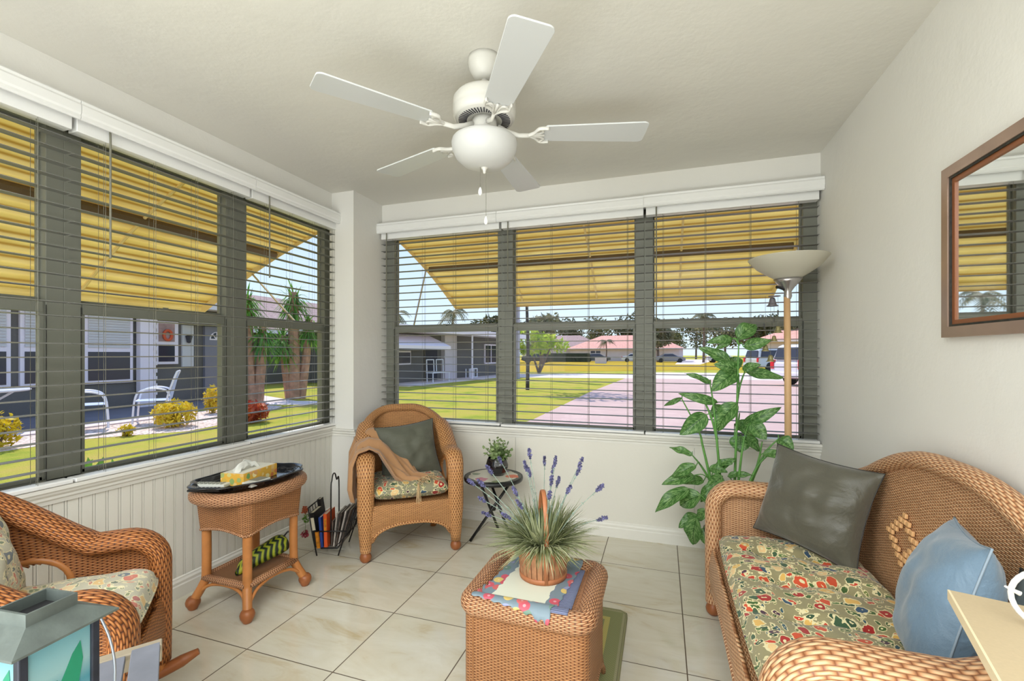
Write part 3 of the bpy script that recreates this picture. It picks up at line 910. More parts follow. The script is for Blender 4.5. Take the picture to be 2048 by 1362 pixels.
def tree(label, loc, h, tr, crown, leaf, trunk=None, n=500, size=.35, name='tree', seed=1, blobs=7):
    rnd = random.Random(seed)
    r = thing(name, label, 'tree', loc)
    tm = MB()
    lean = rnd.uniform(-.3, .3)
    tm.tube([(0, 0, 0), (lean * .3, 0, h * .3), (lean, 0, h * .7)], [tr, tr * .8, tr * .5], 8)
    for k in range(4):
        a = rnd.random() * 6.28
        tm.tube([(lean * .5, 0, h * .4), (math.cos(a) * crown * .5, math.sin(a) * crown * .5, h * .75)], [tr * .5, tr * .15], 6)
    tm.build('trunk', trunk or M_TRUNK, r)
    cm = MB()
    for k in range(blobs):
        a = rnd.random() * 6.28; q = rnd.uniform(0, .65) * crown
        leafcloud(cm, (math.cos(a) * q, math.sin(a) * q, h * rnd.uniform(.38, .86)), (crown * .5, crown * .5, h * .18), n // blobs, size, rnd)
    cm.build('foliage', leaf, r)
    return r
def palm(label, loc, h, tr, nf, fl, leaf, seed=1, name='palm_tree', fan=False):
    rnd = random.Random(seed)
    r = thing(name, label, 'palm', loc)
    MB().tube([(0, 0, 0), (.1, 0, h * .5), (0, 0, h)], [tr, tr * .8, tr * .7], 8).build('trunk', M_TRUNK, r)
    cm = MB()
    for k in range(nf):
        a = k * 2.399 + rnd.uniform(-.2, .2); el = rnd.uniform(-.5, 1.2)
        d = Vector((math.cos(a), math.sin(a), 0))
        pts = [Vector((0, 0, h)) + d * fl * t * math.cos(el * .6) + Vector((0, 0, fl * (math.sin(el) * t - (.9 + .2 * el) * t * t * .9))) for t in [i / 6 for i in range(7)]]
        side = d.cross(Vector((0, 0, 1)))
        for i in range(1, 7):
            for sg in (-1, 1):
                for q in (0, .5):
                    p = pts[i - 1].lerp(pts[i], q)
                    w_ = fl * .28 * math.sin(PI * min(1, (i + q) / 7.2))
                    tp = p + side * sg * w_ + (pts[i] - pts[i - 1]) * .8 - Vector((0, 0, w_ * .5))
                    n_ = (pts[i] - pts[i - 1]).normalized() * fl * .05
                    cm.face([p - n_, p + n_, tp], uv=[(0, 0)] * 3)
    cm.build('fronds', leaf, r)
    return r
def far(u, v_ground=None, d=60):
    """a point on the ground at image column u and depth d"""
    a = (u - 1024) / 903.0
    s_, c_ = math.sin(.3206), math.cos(.3206)
    return ((-s_ + a * c_) * d, (c_ + a * s_) * d, ZG)
specs = [
 (1012, 70, 7.4, 4.0, 'broad dark tree rising behind the utility pole'),
 (1085, 60, 6.6, 3.4, 'dark bushy tree directly behind the bright young tree'),
 (1138, 112, 11.0, 5.5, 'large dark tree behind the distant pale house'),
 (1190, 125, 12.0, 5.0, 'wide tree behind the left end of the pink roof'),
 (1252, 106, 11.5, 5.5, 'tall tree behind the right end of the pink roof'),
 (1316, 75, 7.4, 2.8, 'rounded tree just right of the second window mullion'),
 (1392, 116, 11.5, 6.5, 'big tree to the right of the far road'),
 (1450, 92, 9.4, 5.5, 'broad spreading tree behind the uppermost plant leaves'),
 (1520, 76, 8.0, 4.5, 'dense tree behind the small hanging bells'),
 (1592, 50, 5.2, 1.8, 'small dark tree in front of the salmon roof at right'),
 (962, 92, 8.8, 4.0, 'tree crown showing over the grey bungalow eave'),
 (1352, 150, 9.0, 4.0, 'farthest small tree at the end of the far road')]
for i, (u, d, h, cr_, lab) in enumerate(specs):
    tree(lab, far(u, d=d), h, .25, cr_, M_LFD if i % 2 == 0 else M_LFM, n=1400, size=.45, seed=20 + i, blobs=9)
palm('feathery palm top above the grey bungalow roof', far(905, d=45), 5.6, .14, 13, 1.9, M_LFM, 3)
palm('leaning palm at the left edge of the back window', far(792, d=40), 5.0, .14, 11, 1.6, M_LFM, 4)
palm('round headed palm standing alone against the sky', far(1407, d=70), 7.2, .2, 22, 2.4, M_LFM, 5)
palm('short palm in front of the middle of the pink roof', far(1212, d=72), 3.4, .12, 11, 1.7, M_LFD, 6)
# young bright tree with V trunk on the lawn
def young():
    rnd = random.Random(5)
    r = thing('young_tree', 'young bright yellow green tree with a V shaped pale trunk on the lawn', 'tree', far(1078, d=31))
    tm = MB()
    for dx, dy in ((-.75, .2), (.0, .4), (.85, 0)):
        tm.tube([(0, 0, 0), (dx * .5, dy, .9), (dx, dy, 1.9)], [.09, .07, .04], 6)
    tm.build('trunk', M_TRUNK, r)
    cm = MB()
    for (x, z, q) in ((-1.5, 2.2, .9), (-.6, 2.7, 1.0), (.5, 2.3, .9), (1.4, 1.9, .7), (0, 1.7, .8), (-1.0, 1.6, .6)):
        leafcloud(cm, (x, rnd.uniform(-.5, .5), z), (q, q, q * .65), 150, .2, rnd, .4)
    cm.build('foliage', M_LFY, r)
young()
# slender trunk / pole in the near lawn, with its crown above the view
sp = thing('slender_tree', 'thin dark tree trunk rising from the lawn in the middle back window', 'tree', far(1055, d=17.0))
MB().tube([(0, 0, 0), (0.02, 0, 1.6), (-.03, 0, 3.4)], [.075, .065, .055], 8).build('trunk', plain('dark_bark', srgb(58, 52, 50), .9), sp)
cm = MB(); leafcloud(cm, (0, 0, 4.3), (1.6, 1.6, .9), 500, .2, random.Random(3), .4); cm.build('foliage', M_LFM, sp)
pl_ = MB().tube([(0, 0, 0), (0, 0, 7.5)], .22, 10).build('utility_pole', plain('weathered_grey_pole', srgb(170, 164, 180), .9), loc=far(1032, d=24.5))
tag(pl_, 'thick pale grey pole on the lawn beside the window mullion', 'pole')

# spiky palms (dracaena) outside the far left-wall window
def spiky(label, loc, stems, seed):
    rnd = random.Random(seed)
    r = thing('spiky_palm', label, 'palm', loc)
    tm = MB(); cm = MB()
    for (dx, dy, h, rr) in stems:
        tm.tube([(dx * .4, dy * .4, 0), (dx * .8, dy * .8, h * .5), (dx, dy, h)], [rr * 1.2, rr, rr * .8], 8)
        for k in range(150):
            a = rnd.random() * 6.28
            zz = h - .55 * rnd.random()
            el = rnd.uniform(-1.1, 1.35)
            if k % 3: el = rnd.uniform(-1.2, -.2)
            ln = rnd.uniform(.5, .8)
            d = Vector((math.cos(a) * math.cos(el), math.sin(a) * math.cos(el), math.sin(el)))
            b = Vector((dx, dy, zz)); side = Vector((-math.sin(a), math.cos(a), 0)) * .022
            m1 = b + d * ln * .55; e = b + d * ln + Vector((0, 0, -.3 * ln * abs(math.cos(el))))
            cm.face([b - side, b + side, m1 + side, m1 - side], uv=[(0, 0)] * 4)
            cm.face([m1 - side, m1 + side, e], uv=[(0, 0)] * 3)
    tm.build('trunk', M_TRUNKP, r); cm.build('leaves', M_LFG, r)
spiky('left spiky palm with shaggy orange brown trunks outside the far left-wall window', (-10.75, 9.65, ZG), ((-.1, -.15, 2.95, .14), (.2, .1, 2.1, .12)), 4)
spiky('right taller spiky palm with green tuft above the window rail', (-10.5, 10.85, ZG), ((0, -.05, 3.2, .16), (.25, .3, 2.4, .12), (-.2, -.25, 1.9, .11)), 8)
def shrub(name, label, loc, rad, leaf, n, size, seed):
    rnd = random.Random(seed)
    r = thing(name, label, 'shrub', loc)
    sm = MB()
    for k in range(6):
        a = rnd.random() * 6.28
        sm.tube([(0, 0, 0), (math.cos(a) * rad[0] * .5, math.sin(a) * rad[0] * .5, rad[2] * 1.1)], [.015, .008], 5)
    sm.build('stems', M_TRUNK, r)
    cm = MB(); leafcloud(cm, (0, 0, rad[2] * .95), rad, n, size, rnd, .45)
    cm.build('foliage', leaf, r)
M_LFYG = M_LFYL
shrub('golden_shrub', 'round golden yellow shrub in the shell bed in front of the white patio chair', (-8.55, 5.95, ZG), (.36, .36, .26), M_LFYL, 1100, .05, 1)
shrub('golden_shrub', 'golden yellow shrub seen left of the wide mullion', (-8.9, 3.75, ZG), (.26, .26, .28), M_LFYL, 600, .05, 2)
shrub('golden_shrub', 'narrow yellow shrub near the grey door at the end of the bed', (-9.7, 7.6, ZG), (.2, .2, .34), M_LFYL, 500, .05, 3)
shrub('croton_shrub', 'low red and orange croton shrub right of the golden shrub', (-7.75, 6.75, ZG), (.42, .42, .22), M_LFO, 1200, .07, 4)
shrub('small_plant', 'tiny yellow orange plant alone in the white shell bed', (-8.35, 5.05, ZG), (.13, .13, .10), M_LFYL, 200, .035, 5)
shrub('small_plant', 'small orange plant in the grass at the right edge of the left window', (-7.2, 8.6, ZG), (.16, .16, .14), M_LFO, 200, .045, 6)
shrub('flower_patch', 'yellow flowering bushes just outside the left back window behind the armchair', (-2.0, 4.9, ZG), (.5, .3, .24), M_LFYL, 900, .045, 7)
shrub('leafy_bush', 'low dark green bush under the left wall window', (-4.2, 2.3, ZG), (.5, .5, .25), M_LFG, 900, .06, 9)

# patio furniture of the neighbour
def patio_chair(label, loc, rz):
    r = thing('patio_chair', label, 'chair', loc, rz, group='white metal chairs on the neighbouring patio')
    M_SL = CACHE.setdefault('sling', plain('pale_blue_sling', srgb(176, 190, 220), .7))
    for sg in (-1, 1):
        y = sg * .27
        tubes([smooth_path([(.30, y, 0), (.27, y, .42), (.2, y, .60), (0, y, .66), (-.2, y, .62), (-.26, y, .5)], 5)], .017).build('arm', M_WMET, r)
        tubes([smooth_path([(-.30, y, 0), (-.22, y, .4), (-.30, y, .75), (-.38, y, .98)], 4)], .017).build('back_leg', M_WMET, r)
    tubes([[(.27, -.27, .42), (.27, .27, .42)], [(-.38, -.27, .98), (-.38, .27, .98)], [(-.22, -.27, .4), (-.22, .27, .4)]], .015).build('cross_rail', M_WMET, r)
    MB().box((.02, 0, .42), (.48, .52, .012)).build('seat', M_SL, r)
    MB().box((-.31, 0, .70), (.012, .52, .55), roty(-.22)).build('backrest', M_SL, r)
    return r
patio_chair('white metal patio chair with curved arms right of the wide mullion, facing left', (-9.45, 6.2, ZG + .03), math.radians(-130))
patio_chair('white patio chair partly hidden by the wide mullion, its pale blue back to us', (-9.75, 5.25, ZG + .03), math.radians(60))
patio_chair('white patio chair at the far left edge of the view', (-10.0, 3.3, ZG + .03), math.radians(60))
tb = thing('patio_table', 'white glass topped patio table with crossed legs on the neighbouring patio', 'table', (-10.9, 4.35, ZG + .03))
MB().lathe([(0, .68), (.62, .68), (.64, .70), (.62, .72), (0, .72)], 28).build('tabletop', M_CURT, tb)
for sg_ in ([(-.4, -.3, 0), (.35, .3, .68)], [(.4, .3, 0), (-.35, -.3, .68)], [(-.3, .4, 0), (.3, -.35, .68)], [(.3, -.4, 0), (-.3, .35, .68)]):
    tubes([sg_], .02).build('leg', M_WMET, tb)
# ------------------------------------------------------------------ wicker
def mat_wicker(name, dark, mid, light, s1=0.013, s2=0.005, swap=False, holes=False):
    m, t = newmat(name)
    uvn = N(t, 'UVMap'); s = N(t, 'SeparateXYZ'); L(t, uvn.outputs[0], s.inputs[0])
    u, v = (s.outputs[1], s.outputs[0]) if swap else (s.outputs[0], s.outputs[1])
    nz = N(t, 'TexNoise', inp={'Scale': 7.0, 'Detail': 2.0}); L(t, uvn.outputs[0], nz.inputs['Vector'])
    v = math_(t, 'MULTIPLY_ADD', nz.outputs[0], 0.012, v)
    row = math_(t, 'FLOOR', math_(t, 'DIVIDE', v, s2))
    ph = math_(t, 'MULTIPLY', row, PI)
    su = math_(t, 'SINE', math_(t, 'ADD', math_(t, 'MULTIPLY', u, PI / s1), ph))
    h1 = math_(t, 'MULTIPLY_ADD', su, 0.5, 0.5)
    prof = math_(t, 'ABSOLUTE', math_(t, 'SINE', math_(t, 'MULTIPLY', v, PI / s2)))
    h = math_(t, 'MULTIPLY', math_(t, 'POWER', h1, 0.55), math_(t, 'POWER', prof, 0.6))
    wn = N(t, 'TexNoise', inp={'Scale': 1.0, 'Detail': 3.0})
    mp = N(t, 'Mapping'); mp.inputs['Scale'].default_value = (14, 120, 1) if not swap else (120, 14, 1)
    L(t, uvn.outputs[0], mp.inputs[0]); L(t, mp.outputs[0], wn.inputs['Vector'])
    c = ramp(t, h, [(0.0, dark), (0.35, mid), (0.9, light)])
    c = mixc(t, 0.55, c, ramp(t, wn.outputs[0], [(0.3, (0.62, 0.56, 0.50)), (0.7, (1.0, 1.0, 1.0))]), 'MULTIPLY')
    finish(t, c, 0.42, bump=h, bdist=0.004, bstr=0.9, spec=0.5)
    return m
W_D, W_M, W_L = srgb(112, 62, 30), srgb(205, 140, 82), srgb(242, 190, 132)
M_WK = mat_wicker('honey_wicker', W_D, W_M, W_L)
M_WKR = mat_wicker('honey_wicker_rolled', W_D, W_M, W_L, 0.017, 0.0085, swap=False)
M_WKS = mat_wicker('pale_sofa_wicker', srgb(140, 84, 50), srgb(214, 158, 112), srgb(246, 204, 160))
M_WKSR = mat_wicker('pale_sofa_wicker_rolled', srgb(140, 84, 50), srgb(214, 158, 112), srgb(246, 204, 160), 0.019, 0.0095)
M_WKD = mat_wicker('amber_wicker', srgb(70, 32, 12), srgb(168, 100, 50), srgb(214, 146, 86))
M_WKDR = mat_wicker('amber_wicker_rolled', srgb(70, 32, 12), srgb(168, 98, 48), srgb(216, 144, 84), 0.017, 0.0085)
M_WKT = mat_wicker('brown_wicker', srgb(92, 52, 30), srgb(178, 116, 70), srgb(216, 158, 106), 0.0125, 0.0048)
M_WKTR = mat_wicker('brown_wicker_rolled', srgb(92, 52, 34), srgb(190, 130, 88), srgb(232, 182, 140), 0.012, 0.006)
M_WOODW = plain('honey_rattan_pole', srgb(188, 122, 66), 0.4, var=0.12, vscale=20)
M_WOODD = plain('brown_ball_foot', srgb(158, 94, 52), 0.4, var=0.1, vscale=20)

def wicker_seat(root, W, D, rc, seat, top, lean, mw, mr, prefix_rock=False, holes=True, arch=0.22, rimw=0.058, rimt=0.036, leg_to=0.06, hole_z=0.10, back_hole_s=None, feet=True):
    """local frame: front is -Y. top(f, s) -> height with f in 0..1 along the U path."""
    hw = W / 2; y0 = -D / 2; y1 = D / 2
    # plan path
    pts = []
    nA = 26
    for i in range(nA): pts.append((-hw, lerp(y0, y1 - rc, i / nA), -1, 0))
    for i in range(14):
        a = PI - (PI / 2) * i / 14
        pts.append((-hw + rc + rc * math.cos(a), y1 - rc + rc * math.sin(a), math.cos(a), math.sin(a)))
    nB = 40
    for i in range(nB): pts.append((lerp(-hw + rc, hw - rc, i / nB), y1, 0, 1))
    for i in range(14):
        a = PI / 2 - (PI / 2) * i / 14
        pts.append((hw - rc + rc * math.cos(a), y1 - rc + rc * math.sin(a), math.cos(a), math.sin(a)))
    for i in range(nA + 1): pts.append((hw, lerp(y1 - rc, y0, i / nA), 1, 0))
    S_ = [0.0]
    for a, b in zip(pts, pts[1:]): S_.append(S_[-1] + math.hypot(b[0] - a[0], b[1] - a[1]))
    LT = S_[-1]; n = len(pts) - 1
    fr = [s / LT for s in S_]
    def pos(i, z):
        x, y, nx, ny = pts[i]
        k = max(0.0, (z - seat)) * lean * max(0.0, (y - (y1 - rc - .12)) / (rc + .12)) if y > y1 - rc - .12 else 0.0
        return Vector((x, y + k, z))
    T = [top(x[0] / hw, x[1], fr[i]) for i, x in enumerate(pts)]
    NV = 72
    holes_c = []
    hs = (D - rc) * 0.98
    if holes: holes_c = [(hs, seat + hole_z), (LT - hs, seat + hole_z)]
    def zbot(i):
        y = pts[i][1]; x = pts[i][0]
        if abs(pts[i][2]) > .99:
            q = (y - y0) / (D - rc); return leg_to + .10 + arch * .5 * math.sin(PI * min(1, max(0, q)))
        return leg_to + .12
    mb = MB()
    fn = lambda u, v: pos(round(u * n), lerp(zbot(round(u * n)), T[round(u * n)] - rimt * .4, v))
    def uvf(u, v):
        i = round(u * n); return (S_[i], lerp(zbot(i), T[i], v))
    def keep(u, v):
        i = min(n, int(u * n)); s = (S_[i] + S_[min(n, i + 1)]) / 2; z = lerp(zbot(i), T[i], v)
        for (cs, cz) in holes_c:
            if ((s - cs) / .083) ** 2 + ((z - cz) / .093) ** 2 < 1: return False
        return True
    mb.grid(fn, n, NV, uvfn=uvf, keep=keep)
    mb.build('woven_body', mw, root, smooth=True, solid=0.014)
    # trim round the holes
    for (cs, cz) in holes_c:
        P = []
        for k in range(25):
            a = 2 * PI * k / 24
            s = cs + .081 * math.cos(a); z = cz + .091 * math.sin(a)
            i = min(range(n + 1), key=lambda q: abs(S_[q] - s))
            i2 = min(n, i + 1) if s > S_[i] else max(0, i - 1)
            f = 0 if i == i2 or abs(S_[i2] - S_[i]) < 1e-6 else (s - S_[i]) / (S_[i2] - S_[i])
            P.append(pos(i, z).lerp(pos(i2, z), min(1, max(0, f))))
        MB().tube(P, 0.0125, 8, caps=False).build('opening_trim', M_WOODW, root, smooth=True)
    # rolled rim, continuing down the front posts
    R = []   # (pos, h, a, b)
    front_h = []
    za = T[0]
    zc = za - 0.10
    for k in range(10):
        z = lerp(leg_to, zc, k / 10)
        g = lerp(0.62, 1.0, min(1, max(0, (z - .05) / .22)))
        R.append((Vector((-hw, y0, z)), Vector((-1, 0, 0)), rimw * g * .85, rimt * lerp(.8, 1.0, g)))
    for k in range(8):
        a = k / 8 * PI / 2
        R.append((Vector((-hw, y0 + .10 - .10 * math.cos(a), zc + .10 * math.sin(a))), Vector((-1, 0, 0)), rimw * lerp(.85, 1, k / 8), rimt))
    for i in range(n + 1):
        x, y, nx, ny = pts[i]
        if y < y0 + .10 and abs(nx) > .99: continue
        R.append((pos(i, T[i]), Vector((nx, ny, 0)), rimw * (0.62 if abs(ny) > .5 else 1), rimt * (.8 if abs(ny) > .5 else 1)))
    for k in range(8):
        a = PI / 2 - k / 8 * PI / 2
        R.append((Vector((hw, y0 + .10 - .10 * math.cos(a), zc + .10 * math.sin(a))), Vector((1, 0, 0)), rimw * lerp(1, .85, k / 8), rimt))
    for k in range(11):
        z = lerp(zc, leg_to, k / 10)
        g = lerp(0.62, 1.0, min(1, max(0, (z - .05) / .22)))
        R.append((Vector((hw, y0, z)), Vector((1, 0, 0)), rimw * g * .85, rimt * lerp(.8, 1.0, g)))
    rm = MB(); nn = 16; acc = 0; accs = []
    for i, (p, h, a, b) in enumerate(R):
        t = (R[min(i + 1, len(R) - 1)][0] - R[max(i - 1, 0)][0]).normalized()
        h2 = (h - t * h.dot(t)).normalized(); k2 = t.cross(h2)
        if i: acc += (p - R[i - 1][0]).length
        accs.append(acc)
        for k in range(nn):
            an = 2 * PI * k / nn
            rm.v.append(tuple(p + h2 * math.cos(an) * a + k2 * math.sin(an) * b))
    per = 2 * PI * (rimw + rimt) / 2
    per = round(per / .034) * .034
    for i in range(len(R) - 1):
        for k in range(nn):
            k2 = (k + 1) % nn
            rm.f.append((i * nn + k, i * nn + k2, (i + 1) * nn + k2, (i + 1) * nn + k)); rm.mi.append(0)
            rm.uv.append([(accs[i], per * k / nn), (accs[i], per * (k + 1) / nn), (accs[i + 1], per * (k + 1) / nn), (accs[i + 1], per * k / nn)])
    for st in (0, len(R) - 1):
        rm.f.append(tuple(st * nn + k for k in range(nn))); rm.mi.append(0); rm.uv.append([(0, 0)] * nn)
    rm.build('rolled_rim', mr, root, smooth=True)
    # front apron with arch
    ap = MB()
    def zarch(x):
        q = min(1, abs(x) / (hw - .03)); return leg_to + .05 + arch * (1 - q ** 2.6) ** .6 * .62
    ap.grid(lambda u, v: (lerp(-hw + .02, hw - .02, u), y0 - .004 - .012 * math.sin(PI * v), lerp(zarch(lerp(-hw, hw, u)), seat, v)), 48, 20,
            uvfn=lambda u, v: (lerp(-hw, hw, u), lerp(zarch(lerp(-hw, hw, u)), seat, v)))
    ap.build('front_apron', mw, root, smooth=True, solid=.014)
    MB().tube([(x, y0 - .012, zarch(x)) for x in [lerp(-hw + .04, hw - .04, i / 24) for i in range(25)]], .010, 8).build('apron_trim', mr, root, smooth=True)
    dk = MB(); dk.prism([(-hw + .01, y0 + .005), (hw - .01, y0 + .005), (hw - .01, y1 - rc), (hw - rc * .6, y1 - .02), (-hw + rc * .6, y1 - .02), (-hw + .01, y1 - rc)], seat - .03, seat - .008)
    dk.build('seat_deck', mw, root)
    if feet:
        for sx in (-1, 1):
            f = MB(); f.lathe([(0, 0), (.020, .0), (.032, .014), (.035, .03), (.030, .046), (.022, .058), (.022, .075), (0, .075)], 16)
            f.build('ball_foot', M_WOODD, root, smooth=True, loc=(sx * hw, y0, 0))
            MB().tube([(sx * (hw - .07), y1 - .05, 0.0), (sx * (hw - .055), y1 - .06, .34)], .022, 10).build('back_leg', M_WOODW, root, smooth=True)
    return pos, T, S_, pts

def mat_floral(name, base, scale=11.0, pale=0.0):
    m, t = newmat(name)
    tcn = N(t, 'TexCoord')
    wz = N(t, 'TexNoise', inp={'Scale': 9.0, 'Detail': 2.0}); L(t, tcn.outputs['Object'], wz.inputs['Vector'])
    sc = N(t, 'VectorMath', operation='MULTIPLY_ADD'); sc.inputs[1].default_value = (.07, .07, .07)
    L(t, wz.outputs['Color'], sc.inputs[0]); L(t, tcn.outputs['Object'], sc.inputs[2])
    col = base
    cream = srgb(226, 214, 168)
    layers = [
        (scale * 1.0, 0.40, 0.335, [(0, srgb(206, 84, 52)), (.22, srgb(222, 178, 96)), (.4, srgb(66, 92, 66)), (.55, srgb(170, 48, 44)), (.7, srgb(58, 84, 108)), (.85, srgb(230, 196, 140))], (1, 1, 1), 3.1),
        (scale * 2.0, 0.40, 0.30, [(0, srgb(72, 100, 54)), (.25, srgb(200, 70, 50)), (.45, srgb(94, 120, 70)), (.65, srgb(84, 58, 74)), (.8, srgb(56, 82, 60))], (1, .55, 1), 7.7),
        (scale * 2.6, 0.34, 0.25, [(0, srgb(60, 88, 50)), (.3, srgb(108, 120, 64)), (.6, srgb(190, 92, 66)), (.8, srgb(60, 90, 100))], (.45, 1, 1), 1.9)]
    def vor(sc_, strch, off, feat='F1'):
        mp = N(t, 'Mapping'); mp.inputs['Location'].default_value = (off, off * .7, off * .3); mp.inputs['Scale'].default_value = strch
        mp.inputs['Rotation'].default_value = (0.2, .3, off)
        L(t, sc.outputs[0], mp.inputs[0])
        vn = N(t, 'TexVoronoi', inp={'Scale': sc_}); vn.feature = feat
        L(t, mp.outputs[0], vn.inputs['Vector'])
        return vn
    for (sc_, ro, ri, cols, strch, off) in reversed(layers):
        vn = vor(sc_, strch, off)
        cs = N(t, 'SeparateColor'); L(t, vn.outputs['Color'], cs.inputs[0])
        cc = ramp(t, cs.outputs[0], cols)
        t.nodes[-1].name
        for nd in t.nodes:
            pass
        # petal modulation
        an = N(t, 'TexNoise', inp={'Scale': sc_ * 3.0, 'Detail': 1.0}); L(t, tcn.outputs['Object'], an.inputs['Vector'])
        dd = math_(t, 'ADD', vn.outputs['Distance'], math_(t, 'MULTIPLY_ADD', an.outputs[0], .34, -.17))
        outer = math_(t, 'LESS_THAN', dd, ro); inner = math_(t, 'LESS_THAN', dd, ri)
        core = math_(t, 'LESS_THAN', dd, ri * .32)
        col = mixc(t, outer, col, cream)
        col = mixc(t, inner, col, cc)
        col = mixc(t, core, col, cream)
    if pale: col = mixc(t, pale, col, srgb(226, 222, 210))
    n3 = N(t, 'TexNoise', inp={'Scale': 300.0, 'Detail': 1.0}); L(t, tcn.outputs['Object'], n3.inputs['Vector'])
    finish(t, col, 0.8, bump=n3.outputs[0], bdist=.0006, spec=.2, sheen=.2)
    for nd in t.nodes:
        if nd.bl_idname == 'ShaderNodeValToRGB' and len(nd.color_ramp.elements) > 3: nd.color_ramp.interpolation = 'CONSTANT'
    return m
M_FLO = mat_floral('olive_floral_fabric', srgb(150, 142, 106), 19.0)
M_FLO2 = mat_floral('olive_floral_fabric_chair', srgb(146, 142, 116), 18.0)
M_FLOP = mat_floral('pale_floral_fabric', srgb(182, 176, 150), 17.0, .2)

def seat_cushion(name, label, cat, loc, rz, w, d, h, mat, tufts, group=None, seed=1, sag=0.35):
    r = thing(name, label, cat, loc, rz, group)
    rnd = random.Random(seed)
    def prof(u, v, side):
        x = (u - .5) * 2; y = (v - .5) * 2
        ex = (1 - abs(x) ** 6) ; ey = (1 - abs(y) ** 6)
        e = max(0, ex * ey) ** .42
        z = h / 2 * e
        X = x * w / 2; Y = y * d / 2
        if side > 0:
            dz = 0
            for (tx, ty) in tufts:
                q = math.hypot(X - tx, (Y - ty))
                dz += math.exp(-(q / .035) ** 2) * .75 + math.exp(-(q / .09) ** 2) * .25
            # ridges running between tufts
            rg = 0
            for (tx, ty) in tufts:
                rg += math.exp(-((X - tx) / .022) ** 2) * .42 * math.exp(-((Y - ty) / .16) ** 2)
            z -= h * .55 * min(1, dz) * e * .8 + h * .42 * min(1, rg) * e
            z += .011 * noise.noise(Vector((X * 9, Y * 9, seed))) * e
            z += .004 * noise.noise(Vector((X * 26, Y * 12, seed + 3))) * e
            z = z + h / 2
        else:
            z = h / 2 - z * .8
            if z < 0: z = 0
        rr = 1 - .05 * (abs(x) ** 3) * (abs(y) ** 3)
        return Vector((X * rr, Y * rr, z))
    mb = MB()
    nu = max(20, int(w / .012)); nv = max(20, int(d / .012))
    mb.grid(lambda u, v: prof(u, v, 1), nu, nv)
    mb.grid(lambda u, v: prof(1 - u, v, -1), nu // 2, nv // 2)
    mb.build('cushion_cover', mat, r, smooth=True)
    pp = []
    for k in range(64):
        a = k / 64 * 4
        i = int(a); f = a - i
        x, y = ((-1 + 2 * f, -1), (1, -1 + 2 * f), (1 - 2 * f, 1), (-1, 1 - 2 * f))[i]
        rr = 1 - .05 * (abs(x) ** 3) * (abs(y) ** 3)
        pp.append((x * w / 2 * rr, y * d / 2 * rr, h / 2))
    pp.append(pp[0])
    MB().tube(pp, .004, 6, caps=False).build('piping', mat, r, smooth=True)
    for (tx, ty) in tufts:
        p = prof(tx / w + .5, ty / d + .5, 1)
        MB().lathe([(0, -.002), (.009, 0), (.007, .004), (0, .005)], 10).build('tuft_button', mat, r, smooth=True, loc=(tx, ty, p.z))
    return r

def mat_fabric(name, col, rough=.6, sheen=.3, wr=1.0):
    m, t = newmat(name)
    tcn = N(t, 'TexCoord')
    n1 = N(t, 'TexNoise', inp={'Scale': 260.0, 'Detail': 2.0}); L(t, tcn.outputs['Object'], n1.inputs['Vector'])
    mp = N(t, 'Mapping'); mp.inputs['Scale'].default_value = (3, 9, 6); mp.inputs['Rotation'].default_value = (0, 0, .5); L(t, tcn.outputs['Object'], mp.inputs[0])
    n2 = N(t, 'TexNoise', inp={'Scale': 1.6, 'Detail': 3.0, 'Distortion': .6}); L(t, mp.outputs[0], n2.inputs['Vector'])
    h = math_(t, 'ADD', math_(t, 'MULTIPLY', n1.outputs[0], .05), math_(t, 'MULTIPLY', n2.outputs[0], wr))
    c = mixc(t, math_(t, 'MULTIPLY', n1.outputs[0], .5), col, tuple(x * .7 for x in col))
    finish(t, c, rough, bump=h, bdist=.012, sheen=sheen, spec=.35)
    return m
M_OLV = mat_fabric('charcoal_olive_fabric', srgb(92, 90, 78), .36)
M_OLV2 = mat_fabric('grey_green_fabric', srgb(96, 98, 84), .6)
M_BLUE = mat_fabric('slate_blue_fabric', srgb(110, 134, 154), .5)
M_PIPE = plain('dark_piping', srgb(50, 48, 44), .6)
M_PIPEB = plain('blue_piping', srgb(140, 156, 170), .6)

def pillow(name, label, loc, rot, w, h, th, mat, pipe, seed=1, group=None):
    """rot: Euler; local x width, z height, y thickness (front = -y)"""
    r = thing(name, label, 'pillow', loc)
    r.rotation_euler = rot
    if group: r['group'] = group
    def f(u, v, sg):
        x = (u - .5) * 2; z = (v - .5) * 2
        px = x * w / 2 * (1 - .09 * (1 - z * z) * abs(x) ** 2); pz = z * h / 2 * (1 - .09 * (1 - x * x) * abs(z) ** 2)
        e = max(0, (1 - x ** 2) * (1 - z ** 2)) ** .5
        y = th / 2 * e
        y += .018 * e * noise.noise(Vector((px * 14, pz * 14, seed)))
        # edge puckers
        ed = max(abs(x), abs(z))
        y += .011 * math.sin(34 * (px if abs(z) > abs(x) else pz) + seed) * max(0, ed - .55) * e
        return Vector((px, sg * y, pz))
    mb = MB()
    mb.grid(lambda u, v: f(u, v, -1), 36, 36)
    mb.grid(lambda u, v: f(1 - u, v, 1), 36, 36)
    mb.build('pillow_cover', mat, r, smooth=True)
    pp = []
    for k in range(80):
        a = k / 80 * 4; i = int(a); q = a - i
        u, v = ((q, 0), (1, q), (1 - q, 1), (0, 1 - q))[i]
        pp.append(f(u, v, 1))
    pp.append(pp[0])
    MB().tube(pp, .0026, 6, caps=False).build('piping', pipe, r, smooth=True)
    return r

